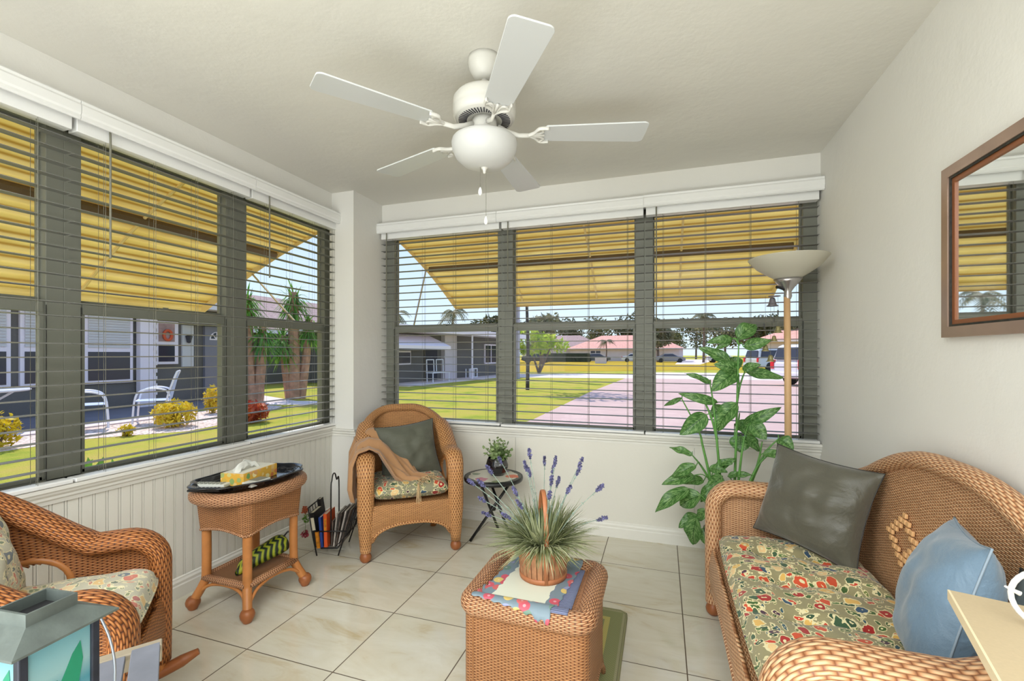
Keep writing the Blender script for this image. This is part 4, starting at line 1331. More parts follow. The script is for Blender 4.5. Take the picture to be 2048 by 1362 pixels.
# ---- corner armchair
def top_chair(arm, back):
    def f(xn, y, fr):
        k = min(fr, 1 - fr) * 2        # 0 front .. 1 back centre
        t = max(0, (k - .27) / .73)
        return arm + (back - arm) * math.sin(PI / 2 * min(1, t * 1.12)) ** 1.35
    return f
RZ1 = math.atan2(.348, .453)
ac = thing('wicker_armchair', 'honey wicker armchair in the corner between the two window walls', 'armchair', (-1.625, 2.665, 0), RZ1)
wicker_seat(ac, .55, .50, .17, .33, top_chair(.60, .845), .30, M_WK, M_WKR, arch=.16)
seat_cushion('seat_cushion', 'olive floral seat cushion on the corner armchair', 'cushion', (-1.625 + .022 * math.sin(RZ1), 2.665 - .022 * math.cos(RZ1), .33), RZ1, .485, .46, .115, M_FLO2, ((-.0, .02),), seed=3)
def loc2w(c, rz, p):
    return (c[0] + p[0] * math.cos(rz) - p[1] * math.sin(rz), c[1] + p[0] * math.sin(rz) + p[1] * math.cos(rz), p[2])
pillow('throw_pillow', 'dark grey green square pillow leaning in the corner armchair', loc2w((-1.625, 2.665), RZ1, (.015, .085, .585)), (-.28, -.10, RZ1 + .12), .41, .38, .15, M_OLV2, M_PIPE, seed=2)

# blanket over the photo-left arm
M_THROW = mat_fabric('tan_knit_throw', srgb(186, 140, 98), .85, .4, .7)
th = thing('throw_blanket', 'tan fringed throw blanket draped over the left arm of the corner armchair', 'blanket', (-1.625, 2.665, 0), RZ1)
rows = [((-.335, -.20, .345), (-.335, .10, .36)),
        ((-.350, -.22, .43), (-.350, .13, .46)),
        ((-.345, -.215, .56), (-.345, .17, .60)),
        ((-.315, -.20, .635), (-.315, .20, .69)),
        ((-.255, -.185, .655), (-.25, .215, .735)),
        ((-.195, -.175, .625), (-.17, .20, .73)),
        ((-.150, -.16, .545), (-.08, .15, .66)),
        ((-.100, -.17, .470), (.0, .06, .56)),
        ((-.045, -.18, .435), (.06, -.03, .47)),
        ((-.010, -.200, .440), (.115, -.075, .448)),
        ((.030, -.212, .436), (.140, -.130, .440))]
def throwf(u, v):
    q = v * (len(rows) - 1); i = min(len(rows) - 2, int(q)); f = q - i
    a = Vector(rows[i][0]).lerp(Vector(rows[i + 1][0]), f); b = Vector(rows[i][1]).lerp(Vector(rows[i + 1][1]), f)
    p = a.lerp(b, u)
    n = Vector((-.5 if v < .35 else .25, -.2, 1 if v > .3 else .1)).normalized()
    amp = .020 * (1 - .2 * v)
    p += n * amp * (math.sin(u * 15 + v * 4.0) + .5 * math.sin(u * 31 - v * 7)) * (1 if 0 < u < 1 else .6)
    p.z += .012 * noise.noise(Vector((u * 4, v * 6, 2)))
    return p
mb = MB(); mb.grid(throwf, 60, 80)
mb.build('woven_cloth', M_THROW, th, smooth=True, solid=.008)
mb = MB(); rnd = random.Random(4)
for k in range(44):
    u = rnd.random(); p = throwf(u, 1.0)
    e = Vector((rnd.uniform(-.02, .06), rnd.uniform(-.055, -.005), 0))
    mb.tube(smooth_path([p, p + e * .5 + Vector((rnd.uniform(-.02, .02), 0, rnd.uniform(.004, .02))), p + e + Vector((0, 0, rnd.uniform(-.0, .01))) + Vector((0, -.01 if p.y + e.y > -.21 else -.012, 0))], 3), .0022, 4)
for k in range(10):
    p = throwf(.05 + .1 * rnd.random(), 1.0)
    mb.tube([p, p + Vector((0, -.045, 0)), p + Vector((rnd.uniform(-.01, .01), -.055, -.05)), p + Vector((rnd.uniform(-.015, .015), -.058, -.11))], .0018, 4)
mb.build('fringe', plain('pale_fringe', srgb(206, 176, 134), .9), th)

# ---- rocking chair, left foreground
RZ2 = math.atan2(-.375, .41) + PI      # lateral axis; front towards +X+Y
RZ2 = PI - math.atan2(.68, .73)
RC = (-1.772, .838)
rk = thing('wicker_rocking_chair', 'amber wicker rocking chair in the left foreground facing the room', 'rocking chair', (RC[0], RC[1], 0), RZ2)
wicker_seat(rk, .50, .50, .17, .36, top_chair(.575, .94), .34, M_WKD, M_WKDR, feet=False, leg_to=.10, arch=.12, rimw=.06)
for sx in (-1, 1):
    P = [(sx * .235, lerp(-.37, .46, i / 16), .022 + .085 * abs(lerp(-1, 1, i / 16)) ** 2.0) for i in range(17)]
    MB().tube(P, [.012] + [.022] * 15 + [.014], 10).build('rocker', M_WOODD, rk, smooth=True)
    MB().tube([(sx * .235, -.25, .06), (sx * .245, -.25, .16)], .022, 10).build('front_leg', M_WOODW, rk, smooth=True)
    MB().tube([(sx * .235, .20, .05), (sx * .20, .20, .34)], .022, 10).build('back_leg', M_WOODW, rk, smooth=True)
p = loc2w(RC, RZ2, (0, -.02, .358))
seat_cushion('seat_cushion', 'pale floral seat cushion on the rocking chair', 'cushion', p, RZ2, .43, .48, .145, M_FLOP, ((0, .03),), seed=5)
pc_ = loc2w(RC, RZ2, (0.02, .15, .66))
pillow('back_cushion', 'pale floral cushion against the back of the rocking chair', pc_, (-.30, 0, RZ2), .36, .38, .12, M_FLOP, M_FLOP, seed=6)

# ---- sofa
SY, SX = 1.73, .515
RZ3 = -PI / 2
sf = thing('wicker_sofa', 'pale honey wicker sofa along the right wall with raised diamonds on its back', 'sofa', (SX, SY, 0), RZ3)
def top_sofa(xn, y, fr):
    k = min(fr, 1 - fr) * 2
    t = max(0, (k - .28) / .72)
    return .612 + .285 * math.sin(PI / 2 * min(1, t * 1.08)) ** 1.25
pos3, T3, S3, P3 = wicker_seat(sf, 1.27, .56, .16, .335, top_sofa, .08, M_WKS, M_WKSR, holes=False, arch=.16, rimw=.062, rimt=.038)
M_REED = plain('flat_reed', srgb(232, 182, 128), .4)
zc = .60
for xc in (-.20, .20):
    dm = MB()
    for i in range(-4, 5):
        for j in range(-4, 5):
            if abs(i) + abs(j) in (3, 4):
                z = zc + j * .021; x = xc + i * .026
                yy = .28 + max(0, z - .335) * .08 - .012
                dm.box((x, yy - .004, z), (.021, .010, .017), rotx(-.08))
    dm.build('diamond_weave', M_REED, sf, bevel=.003)
tf = [(x, y) for x in (-.36, -.12, .12, .36) for y in (-.10, .11)]
seat_cushion('sofa_cushion', 'long tufted olive floral cushion on the wicker sofa', 'cushion', (SX - .015, SY, .335), RZ3, 1.16, .52, .115, M_FLO, tf, seed=7)
n1 = math.atan2(2.017 - 2.33, .705 - .39)
pillow('throw_pillow', 'shiny dark charcoal olive pillow at the far end of the sofa', (.60, 2.19, .625), (-.30, .10, n1), .42, .40, .18, M_OLV, M_PIPE, seed=11)
pillow('throw_pillow', 'slate blue pillow leaning at the near end of the sofa', (.665, 1.395, .64), (-.26, -.10, RZ3 - .29), .35, .37, .17, M_BLUE, M_PIPEB, seed=12)
pillow('throw_pillow', 'dark grey pillow half hidden behind the slate blue one', (.745, 1.235, .60), (-.16, 0, RZ3 - .1), .24, .32, .07, plain('dark_grey_fabric', srgb(100, 108, 108), .7, bump=.002), M_PIPE, seed=13)
# ------------------------------------------------------------------ plant and flower layout (world coordinates)
LEAVES = [(0.41, 2.873, 1.334, 0.52, 2.924, 1.419, 0.082), (0.387, 2.866, 1.339, 0.249, 2.877, 1.316, 0.041), (0.382, 2.867, 1.334, 0.298, 2.882, 1.276, 0.031), (0.435, 2.812, 1.289, 0.567, 2.789, 1.325, 0.055), (0.383, 2.905, 1.197, 0.211, 2.928, 1.287, 0.062), (0.422, 2.928, 1.152, 0.37, 2.98, 1.226, 0.094), (0.415, 2.88, 1.154, 0.282, 2.839, 1.191, 0.061), (0.409, 2.869, 1.149, 0.27, 2.816, 1.034, 0.092), (0.432, 2.831, 1.165, 0.513, 2.775, 1.194, 0.04), (0.451, 2.857, 1.146, 0.65, 2.898, 1.113, 0.051), (0.272, 2.883, 1.078, 0.129, 2.883, 1.135, 0.031), (0.306, 2.859, 0.967, 0.089, 2.833, 1.018, 0.046), (0.116, 2.929, 0.985, 0.011, 2.97, 0.927, 0.026), (0.246, 2.841, 0.899, 0.098, 2.809, 0.778, 0.086), (0.405, 2.809, 0.976, 0.304, 2.841, 0.804, 0.09), (0.348, 2.91, 0.944, 0.269, 2.896, 0.873, 0.062), (0.446, 2.91, 0.84, 0.631, 2.85, 0.956, 0.057), (0.403, 2.918, 0.841, 0.56, 2.915, 0.767, 0.083), (0.48, 2.852, 0.859, 0.546, 2.8, 0.777, 0.071), (0.436, 2.901, 0.777, 0.427, 2.874, 0.684, 0.098), (0.449, 2.843, 0.783, 0.531, 2.899, 0.691, 0.05), (0.617, 2.861, 0.78, 0.68, 2.815, 0.727, 0.066), (0.526, 2.779, 0.706, 0.636, 2.732, 0.706, 0.044), (0.163, 2.75, 0.677, 0.041, 2.785, 0.705, 0.039), (0.186, 2.768, 0.617, 0.055, 2.776, 0.537, 0.054), (0.177, 2.812, 0.548, -0.001, 2.774, 0.488, 0.06), (0.292, 2.857, 0.585, 0.397, 2.813, 0.661, 0.046), (0.295, 2.843, 0.608, 0.377, 2.797, 0.635, 0.04), (0.153, 2.807, 0.469, -0.038, 2.773, 0.322, 0.07), (0.214, 2.783, 0.443, 0.103, 2.84, 0.355, 0.094), (0.298, 2.869, 0.494, 0.214, 2.845, 0.385, 0.061), (0.208, 2.882, 0.293, 0.094, 2.847, 0.222, 0.066), (0.189, 2.803, 0.308, 0.176, 2.846, 0.133, 0.085), (0.357, 2.843, 0.55, 0.479, 2.795, 0.578, 0.035), (0.237, 2.898, 0.501, 0.104, 2.864, 0.483, 0.046), (0.236, 2.781, 0.369, 0.203, 2.814, 0.286, 0.049), (0.224, 2.793, 0.257, 0.235, 2.768, 0.172, 0.05), (0.32, 2.752, 0.571, 0.229, 2.703, 0.496, 0.059), (0.259, 2.833, 0.588, 0.352, 2.802, 0.584, 0.05)]
STEMS = [[(0.393, 2.848, 0.48), (0.402, 2.848, 0.77), (0.411, 2.848, 1.155), (0.415, 2.848, 1.299)], [(0.321, 2.83, 0.478), (0.298, 2.83, 0.767), (0.281, 2.83, 0.96), (0.263, 2.83, 1.081)], [(0.299, 2.836, 0.766), (0.277, 2.836, 0.862), (0.241, 2.836, 0.958), (0.223, 2.836, 0.962)], [(0.476, 2.877, 0.479), (0.519, 2.877, 0.637), (0.54, 2.877, 0.753)], [(0.478, 2.839, 0.528), (0.546, 2.839, 0.695), (0.612, 2.839, 0.779)], [(0.269, 2.846, 0.517), (0.224, 2.846, 0.72), (0.205, 2.846, 0.798), (0.113, 2.846, 0.982)], [(0.262, 2.869, 0.521), (0.216, 2.869, 0.596), (0.17, 2.869, 0.652)], [(0.406, 2.815, 0.509), (0.427, 2.815, 0.701), (0.44, 2.815, 0.787)], [(0.465, 2.812, 0.534), (0.507, 2.812, 0.632), (0.557, 2.812, 0.692)], [(0.396, 2.873, 0.765), (0.414, 2.873, 0.834), (0.423, 2.873, 0.912)], [(0.4, 2.865, 0.902), (0.422, 2.865, 1.058), (0.448, 2.865, 1.145)]]
HEADS = [(-0.047, 0.0, 0.434), (-0.058, -0.017, 0.392), (-0.089, 0.137, 0.327), (-0.037, 0.193, 0.364), (0.056, -0.015, 0.417), (-0.002, 0.196, 0.331), (0.042, 0.097, 0.311), (0.132, 0.099, 0.394), (0.134, 0.048, 0.374), (0.129, -0.121, 0.349), (0.237, -0.139, 0.369), (-0.239, 0.2, 0.351), (-0.211, -0.003, 0.361), (-0.311, 0.047, 0.289), (-0.215, -0.078, 0.328), (-0.276, 0.081, 0.211), (-0.231, 0.017, 0.177), (-0.12, -0.068, 0.211), (0.056, -0.101, 0.317), (0.223, 0.052, 0.199), (-0.064, -0.131, 0.327), (0.059, -0.086, 0.365), (-0.09, 0.007, 0.235)]
# ------------------------------------------------------------------ ceiling fan
FX, FY, FZ = -.69, 1.72, 2.15
fan = thing('ceiling_fan', 'white five-blade ceiling fan with frosted bowl light', 'ceiling fan', (FX, FY, 2.0))
M_FW = plain('fan_white_enamel', srgb(212, 210, 203), .35)
M_FBL = plain('fan_blade_white', srgb(206, 208, 208), .3)
def fz(z): return z - 2.0
MB().lathe([(0, fz(2.46)), (.066, fz(2.459)), (.068, fz(2.44)), (.062, fz(2.415)), (.045, fz(2.385)), (.028, fz(2.372)), (0, fz(2.372))], 32).build('canopy', M_FW, fan, smooth=True)
MB().tube([(0, 0, fz(2.38)), (0, 0, fz(2.30))], .013, 12).build('downrod', M_FW, fan, smooth=True)
MB().lathe([(0, fz(2.310)), (.07, fz(2.310)), (.115, fz(2.302)), (.127, fz(2.286)), (.129, fz(2.255)), (.127, fz(2.250)), (.129, fz(2.243)), (.127, fz(2.222)), (.122, fz(2.211)), (.116, fz(2.208))], 40).build('motor_housing', M_FW, fan, smooth=True)
mb = MB()
mb.lathe([(.116, fz(2.209)), (.110, fz(2.204)), (.066, fz(2.204)), (.060, fz(2.210)), (0, fz(2.210))], 40)
vr = mb.build('vent_ring', M_FW, fan, smooth=True)
mb = MB()
for k in range(52):
    a = 2 * PI * k / 52
    R_ = rotz(a)
    c = R_ @ Vector((.089, 0, 0)); mb.box((c.x, c.y, fz(2.2035)), (.034, .0042, .003), R_)
mb.build('vent_slots', M_DARK, fan)
MB().lathe([(0, fz(2.212)), (.05, fz(2.21)), (.052, fz(2.165)), (.042, fz(2.155)), (.042, fz(2.125)), (.06, fz(2.12)), (0, fz(2.12))], 28).build('switch_housing', M_FW, fan, smooth=True)
MB().lathe([(.085, fz(2.130)), (.118, fz(2.130)), (.131, fz(2.122)), (.1345, fz(2.110)), (.131, fz(2.084)), (.117, fz(2.054)), (.090, fz(2.030)), (.05, fz(2.015)), (0, fz(2.010))], 48).build('glass_bowl', plain('frosted_bowl_glass', srgb(224, 224, 222), .35, transl=.25), fan, smooth=True)
MB().lathe([(0, fz(2.02)), (.022, fz(2.021)), (.016, fz(2.012)), (.008, fz(2.004)), (.005, fz(1.990)), (0, fz(1.988))], 16).build('finial', M_FW, fan, smooth=True)
def chain(dx, dy, z0, z1, nm):
    c = MB(); z = z0
    while z > z1:
        c.tube([(dx, dy, fz(z)), (dx, dy, fz(z - .0035))], .0011, 4); z -= .0047
    c = c.build('pull_chain', M_CORD, fan)
    MB().lathe([(0, .018), (.003, .016), (.0075, .004), (.0085, -.006), (.006, -.014), (0, -.017)], 12).build('chain_fob', M_WHITE, c, smooth=True, loc=(dx, dy, fz(z1 - .018)))
chain(-.012, -.016, 2.02, 1.93, 'a'); chain(.006, .002, 1.99, 1.815, 'b')
for ang in (16.5, 90, 160, 232.5, 303.5):
    a = math.radians(ang)
    bl = MB()
    n = 26; out = []
    r0, r1 = .235, .655
    w0, w1 = .052, .068
    pts = []
    for k in range(7): # outer rounded tip corners
        q = PI / 2 * k / 6; pts.append((r1 - .022 + .022 * math.sin(q), w1 - .022 + .022 * math.cos(q)))
    for k in range(7):
        q = PI / 2 * k / 6; pts.append((r1 - .022 + .022 * math.cos(q), -(w1 - .022 + .022 * math.sin(q))))
    pts += [(r0 + .02, -w0), (r0, -w0 + .02), (r0, w0 - .02), (r0 + .02, w0)]
    bl.prism(pts, -.003, .003)
    T_ = rotz(a) @ rotx(math.radians(-5))
    bl.v = [tuple(T_ @ Vector(v) + Vector((0, 0, fz(FZ)))) for v in bl.v]
    b = bl.build('blade', M_FBL, fan, bevel=.0015)
    ir = MB()
    R_ = rotz(a)
    def q(x, y, z): return R_ @ (rotx(math.radians(-5 if x > .2 else -5 * max(0, (x - .1) / .1))) @ Vector((x, y, z)))
    zi = -.008
    ir.tube([q(.055, 0, .030), q(.09, 0, .010), q(.14, 0, zi), q(.185, 0, zi)], [.011, .011, .010, .010], 8, flat=.6)
    for sg in (-1, 1):
        ir.tube(smooth_path([q(.180, 0, zi), q(.205, sg * .018, zi), q(.225, sg * .045, zi), q(.262, sg * .046, zi)], 4), .008, 8, flat=.6)
        ir.tube(smooth_path([q(.195, sg * .008, zi), q(.225, sg * .012, zi), q(.240, sg * .026, zi), q(.228, sg * .044, zi)], 4), .005, 6)
    ir.tube([q(.185, 0, zi), q(.245, 0, zi)], .006, 6)
    ir.v = [(v[0], v[1], v[2] + fz(FZ)) for v in ir.v]
    ir.build('blade_iron', M_FW, fan, smooth=True)

# ------------------------------------------------------------------ mirror
mr = thing('wall_mirror', 'large wall mirror in a bronze and silver wooden frame', 'mirror', (XR - .002, 1.20, 1.58))
M_MFR = plain('bronze_mirror_frame', srgb(168, 142, 126), .3, .5, var=.15, vscale=6)
M_MFI = plain('brown_mirror_lip', srgb(132, 78, 44), .35)
M_MDK = plain('dark_mirror_bead', srgb(40, 40, 36), .5, var=.6, vscale=70)
m_, t_ = newmat('mirror_silver')
finish(t_, (.9, .92, .9), .02, 1.0); M_MIR = m_
hy, hz = .67, .276
def rectframe(hy_, hz_, w_, x0, x1):
    mb = MB()
    for sg in (-1, 1):
        a, b_ = sg * hy_, sg * (hy_ - w_)
        mb.face([(x0, a, -hz_), (x0, a, hz_), (x0, b_, hz_ - w_), (x0, b_, -hz_ + w_)])
        a2 = [(x1, a, -hz_), (x1, a, hz_), (x1, b_, hz_ - w_), (x1, b_, -hz_ + w_)]
        mb.face(a2)
        mb.face([(x0, a, -hz_), (x0, a, hz_), (x1, a, hz_), (x1, a, -hz_)])
        mb.face([(x0, b_, -hz_ + w_), (x0, b_, hz_ - w_), (x1, b_, hz_ - w_), (x1, b_, -hz_ + w_)])
        a, b_ = sg * hz_, sg * (hz_ - w_)
        mb.face([(x0, -hy_, a), (x0, hy_, a), (x0, hy_ - w_, b_), (x0, -hy_ + w_, b_)])
        mb.face([(x1, -hy_, a), (x1, hy_, a), (x1, hy_ - w_, b_), (x1, -hy_ + w_, b_)])
        mb.face([(x0, -hy_, a), (x0, hy_, a), (x1, hy_, a), (x1, -hy_, a)])
        mb.face([(x0, -hy_ + w_, b_), (x0, hy_ - w_, b_), (x1, hy_ - w_, b_), (x1, -hy_ + w_, b_)])
    return mb
rectframe(hy, hz, .034, -.024, 0).build('outer_frame', M_MFR, mr, bevel=.002)
rectframe(hy - .034, hz - .034, .007, -.020, 0).build('dark_bead', M_MDK, mr)
rectframe(hy - .041, hz - .041, .014, -.015, 0).build('inner_frame', M_MFI, mr)
MB().bx(-.010, -.006, -hy + .045, hy - .045, -hz + .045, hz - .045).build('mirror_glass', M_MIR, mr)

# ------------------------------------------------------------------ wicker side table
st = thing('wicker_side_table', 'brown wicker side table with oval top, lower shelf and ball feet', 'side table', (-2.005, 1.785, 0))
TA, TB_ = .225, .275
def ov(a, rx, ry, p=2.3):
    c, s_ = math.cos(a), math.sin(a)
    return (math.copysign(abs(c) ** (2 / p), c) * rx, math.copysign(abs(s_) ** (2 / p), s_) * ry)
mb = MB()
N_ = 72; rp = []
for k in range(N_ + 1): rp.append((*ov(2 * PI * k / N_, TA - .03, TB_ - .03), .573))
mb.tube(rp, .031, 14, caps=False)
# run the weave along the rim
mb.uv = [[(b_, a_) for a_, b_ in q_] for q_ in mb.uv]
mb.build('rolled_rim', M_WKTR, st, smooth=True)
mb = MB()
mb.grid(lambda u, v: (*[c * v for c in ov(2 * PI * u, TA - .03, TB_ - .03)], .592 - .006 * v), 48, 10, uvfn=lambda u, v: (v * .25 * math.cos(2 * PI * u), v * .3 * math.sin(2 * PI * u)))
mb.build('tabletop', M_WKT, st, smooth=True)
mb = MB()
def apb(u):
    q = (u * 4) % 1.0
    return .565 - .155 - .022 * (abs(q - .5) * 2) ** 1.7 + 0
def sq(u, r):
    i = int(u * 4) % 4; f = u * 4 - int(u * 4)
    c = [(-1, -1), (1, -1), (1, 1), (-1, 1)]
    a, b_ = c[i], c[(i + 1) % 4]
    x, y = lerp(a[0], b_[0], f), lerp(a[1], b_[1], f)
    k = max(1, math.hypot(x, y) / 1.30)
    return (x / k * r, y / k * (r + .015))
mb.grid(lambda u, v: (*sq(u % 1.0, lerp(.155, .168, v)), lerp(apb(u % 1.0), .56, v)), 96, 16, uvfn=lambda u, v: (u * 1.3, lerp(apb(u % 1.0), .56, v)))
mb.build('woven_apron', M_WKT, st, smooth=True, solid=.012)
mb = MB()
mb.tube([(*sq(u / 96 % 1.0, .157), apb(u / 96 % 1.0)) for u in range(97)], .008, 6, caps=False)
mb.build('apron_trim', M_WKTR, st, smooth=True)
for sx in (-1, 1):
    for sy in (-1, 1):
        f = MB()
        f.tube(smooth_path([(sx * .132, sy * .142, .47), (sx * .132, sy * .142, .18), (sx * .14, sy * .15, .12), (sx * .170, sy * .175, .045), (sx * .172, sy * .177, .02)], 4), [.021] * 17, 12)
        lg = f.build('leg', M_WOODW, st, smooth=True)
        MB().lathe([(0, 0), (.016, 0), (.021, .006), (.023, .012), (.031, .025), (.033, .038), (.029, .052), (.02, .062), (0, .062)], 16).build('ball_foot', M_WOODD, lg, smooth=True, loc=(sx * .174, sy * .179, 0))
sh = MB(); sh.bx(-.135, .135, -.145, .145, .148, .158)
sh.build('shelf', M_WKT, st)
mb = MB()
for a, b_ in (((-.135, -.15), (.135, -.15)), ((-.135, .15), (.135, .15)), ((-.14, -.145), (-.14, .145)), ((.14, -.145), (.14, .145))):
    mb.tube([(a[0], a[1], .150), (b_[0], b_[1], .150)], .017, 10)
mb.build('shelf_rail', M_WKTR, st, smooth=True)
mb = MB()
for sx in (-1, 1):
    mb.tube(smooth_path([(sx * .165, -.165, .07), (sx * .150, -.10, .118), (sx * .142, 0, .132), (sx * .150, .10, .118), (sx * .165, .165, .07)], 5), .008, 8)
for sy in (-1, 1):
    mb.tube(smooth_path([(-.160, sy * .17, .07), (-.10, sy * .155, .118), (0, sy * .150, .132), (.10, sy * .155, .118), (.160, sy * .17, .07)], 5), .008, 8)
mb.build('arched_braces', M_WOODW, st, smooth=True)

# tray and what lies on it
TX, TY, TZ = -1.995, 1.765, .604
tr = thing('serving_tray', 'black scalloped serving tray on the wicker side table', 'tray', (TX, TY, TZ), -.22)
M_TRAY = plain('black_tray_lacquer', (.013, .014, .018), .18, coat=.5)
mb = MB()
def trayf(u, v):
    a = 2 * PI * u
    x, y = ov(a, 1, 1, 2.6)
    wv = 1 + .035 * math.cos(8 * a) + .02 * math.cos(4 * a)
    if v < .6: q = v / .6 * .80; z = 0
    else:
        t_2 = (v - .6) / .4; q = .80 + .20 * t_2; z = .030 * math.sin(t_2 * PI / 2) ** .8 - .004 * max(0, t_2 - .85) / .15
    k = wv if v > .6 else lerp(1, wv, v / .6)
    return (x * .172 * q * k, y * .262 * q * k, z + .002)
mb.grid(trayf, 96, 20)
mb.build('tray_body', M_TRAY, tr, smooth=True, solid=.004)
def tr2w(x, y, z): return loc2w((TX, TY), -.22, (x, y, TZ + z))
def mat_box():
    m, t = newmat('leaf_print_card')
    tcn = N(t, 'TexCoord')
    nz = N(t, 'TexNoise', inp={'Scale': 30.0}); L(t, tcn.outputs['Object'], nz.inputs['Vector'])
    vm = N(t, 'VectorMath', operation='MULTIPLY_ADD'); vm.inputs[1].default_value = (.02,) * 3
    L(t, nz.outputs['Color'], vm.inputs[0]); L(t, tcn.outputs['Object'], vm.inputs[2])
    v = N(t, 'TexVoronoi', inp={'Scale': 34.0}); L(t, vm.outputs[0], v.inputs['Vector'])
    cs = N(t, 'SeparateColor'); L(t, v.outputs['Color'], cs.inputs[0])
    cc = ramp(t, cs.outputs[0], [(0, srgb(190, 70, 36)), (.25, srgb(236, 214, 140)), (.5, srgb(96, 150, 84)), (.62, srgb(226, 176, 70)), (.8, srgb(240, 226, 170))])
    c = mixc(t, math_(t, 'LESS_THAN', v.outputs['Distance'], .42), srgb(222, 172, 66), cc)
    finish(t, c, .5); return m
M_TBOX = mat_box()
tb_ = thing('tissue_box', 'floral tissue box with a white tissue sticking out on the tray', 'tissue box', tr2w(.0, .0, .005), PI / 2 + .13)
MB().bx(-.115, .115, -.065, .065, 0, .060).build('carton', M_TBOX, tb_, bevel=.001)
MB().bx(-.109, .109, -.059, .059, .0602, .0612).build('top_panel', plain('white_card', srgb(226, 222, 206), .6), tb_)
mb = MB()
mb.grid(lambda u, v: ((u - .5) * .13 + .01 * math.sin(9 * v) - .03, (v - .5) * .03 + .055 * (u - .3) * math.sin(v * 5), .06 + .045 * math.sin(PI * u) ** .7 * (.4 + .6 * math.sin(PI * v) ** .5) + .006 * math.sin(u * 16 + v * 9)), 24, 18)
mb.build('tissue', plain('white_tissue', srgb(238, 238, 232), .8, transl=.3), tb_, smooth=True)
def remote(name, label, x, y, rz, w_, l_, h_, m1, m2=None, btn=None):
    r = thing(name, label, 'remote control', tr2w(x, y, .006), -.22 + rz)
    MB().bx(-w_ / 2, w_ / 2, -l_ / 2, l_ / 2, 0, h_).build('case', m1, r, bevel=.005)
    if btn:
        mb = MB()
        for i in range(3):
            for j in range(7): mb.box(((i - 1) * w_ * .24, (j - 3) * l_ * .12, h_ + .001), (w_ * .13, l_ * .06, .003))
        mb.build('buttons', btn, r)
    return r
M_LG = plain('light_grey_plastic', srgb(214, 214, 206), .45)
remote('remote_control', 'white remote control at the front end of the tray', -.03, -.168, PI / 2 + .5, .052, .16, .018, M_LG, btn=M_FRAME)
remote('remote_control', 'black remote control under the white one at the tray front', .02, -.215, PI / 2 + .55, .045, .15, .012, M_BLACKM, btn=M_DARK)
gd = thing('plastic_case', 'small pale plastic case beside the tissue box on the tray', 'case', tr2w(.112, -.03, .006), .05)
MB().bx(-.03, .03, -.058, .058, 0, .022).build('case', M_LG, gd, bevel=.003); MB().bx(-.026, .026, -.02, .05, .022, .0235).build('lid_panel', M_FRAME, gd)
gs = thing('eyeglasses', 'folded dark eyeglasses at the far end of the tray', 'eyeglasses', tr2w(.06, .175, .010), .6)
for sg in (-1, 1):
    MB().tube([(sg * .032 + .022 * math.cos(a), -.0, .018 + .016 * math.sin(a)) for a in [k * PI / 8 for k in range(17)]], .0022, 6, caps=False).build('rim', M_BLACKM, gs)
    MB().tube([(sg * .056, 0, .026), (sg * .058, .04, .022), (-sg * .04, .045 + sg * .006, .010)], .002, 6).build('temple', M_BLACKM, gs)
MB().tube([(-.010, 0, .022), (.010, 0, .022)], .002, 6).build('bridge', M_BLACKM, gs)
M_STRIPE, t = newmat('green_dark_zigzag')
tcn = N(t, 'TexCoord'); s_ = N(t, 'SeparateXYZ'); L(t, tcn.outputs['Object'], s_.inputs[0])
zz = math_(t, 'PINGPONG', math_(t, 'MULTIPLY', s_.outputs[0], 1.0), .016)
wv = math_(t, 'FRACT', math_(t, 'DIVIDE', math_(t, 'ADD', s_.outputs[1], zz), .030))
finish(t, ramp(t, wv, [(0, srgb(28, 32, 22)), (.42, srgb(28, 32, 22)), (.46, srgb(122, 148, 30)), (.75, srgb(172, 166, 44)), (.95, srgb(70, 110, 40))]), .5)
ds = thing('striped_ornament', 'green and yellow ornament with dark zigzag stripes on the lower shelf', 'ornament', (-1.955, 1.80, .159), -.25)
mb = MB()
def orn(u, v):
    y = lerp(-.125, .125, v); r_ = interp([(0, .012), (.12, .034), (.5, .046), (.85, .052), (.97, .046), (1, .038)], v)
    a = 2 * PI * u
    return (math.cos(a) * r_, y, r_ * .95 + math.sin(a) * r_ * .95 + .035 * v)
mb.grid(orn, 24, 24); mb.build('body', M_STRIPE, ds, smooth=True)
MB().tube(smooth_path([(0, .12, .115), (.01, .135, .135), (-.005, .145, .125)], 4), .004, 6).build('loop', M_BLACKM, ds)

# ------------------------------------------------------------------ magazine rack
RKX, RKY, RKA = -1.985, 2.385, .35
mg = thing('magazine_rack', 'black wire magazine rack with tall loop handle by the left wall', 'magazine rack', (RKX, RKY, 0), RKA)
wr = .0042
mb = MB()
for sy in (-1, 1):
    y = sy * .10
    mb.tube([(-.075, y, 0.005), (-.10, y, .12), (-.128, y, .30)], wr, 8)
    mb.tube([(.055, y, 0.005), (.10, y, .14), (.148, y, .275), (.150, y, .285)], wr, 8)
for sx, x0, z0, x1, z1 in ((-1, -.118, .24, -.128, .30), (1, .135, .235, .150, .285)):
    mb.tube([(x1, -.10, z1), (x1, .10, z1)], wr, 8)
    mb.tube([(x0 * .8, -.10, z0 * .55), (x0 * .8, .10, z0 * .55)], wr * .8, 6)
    for k in range(5):
        y = -.08 + .04 * k
        mb.tube([(sx * .03, y, .05), (x0 * .8, y, z0 * .55), (x1, y, z1)], wr * .6, 6)
mb.tube([(-.09, -.10, .155), (.11, -.10, .155)], wr, 8); mb.tube([(-.09, .10, .155), (.11, .10, .155)], wr, 8)
mb.build('side_frames', M_BLACKM, mg, smooth=True)
mb = MB()
for k in range(9): mb.tube([(-.05, -.09 + .0225 * k, .05), (.05, -.09 + .0225 * k, .05)], wr * .6, 6)
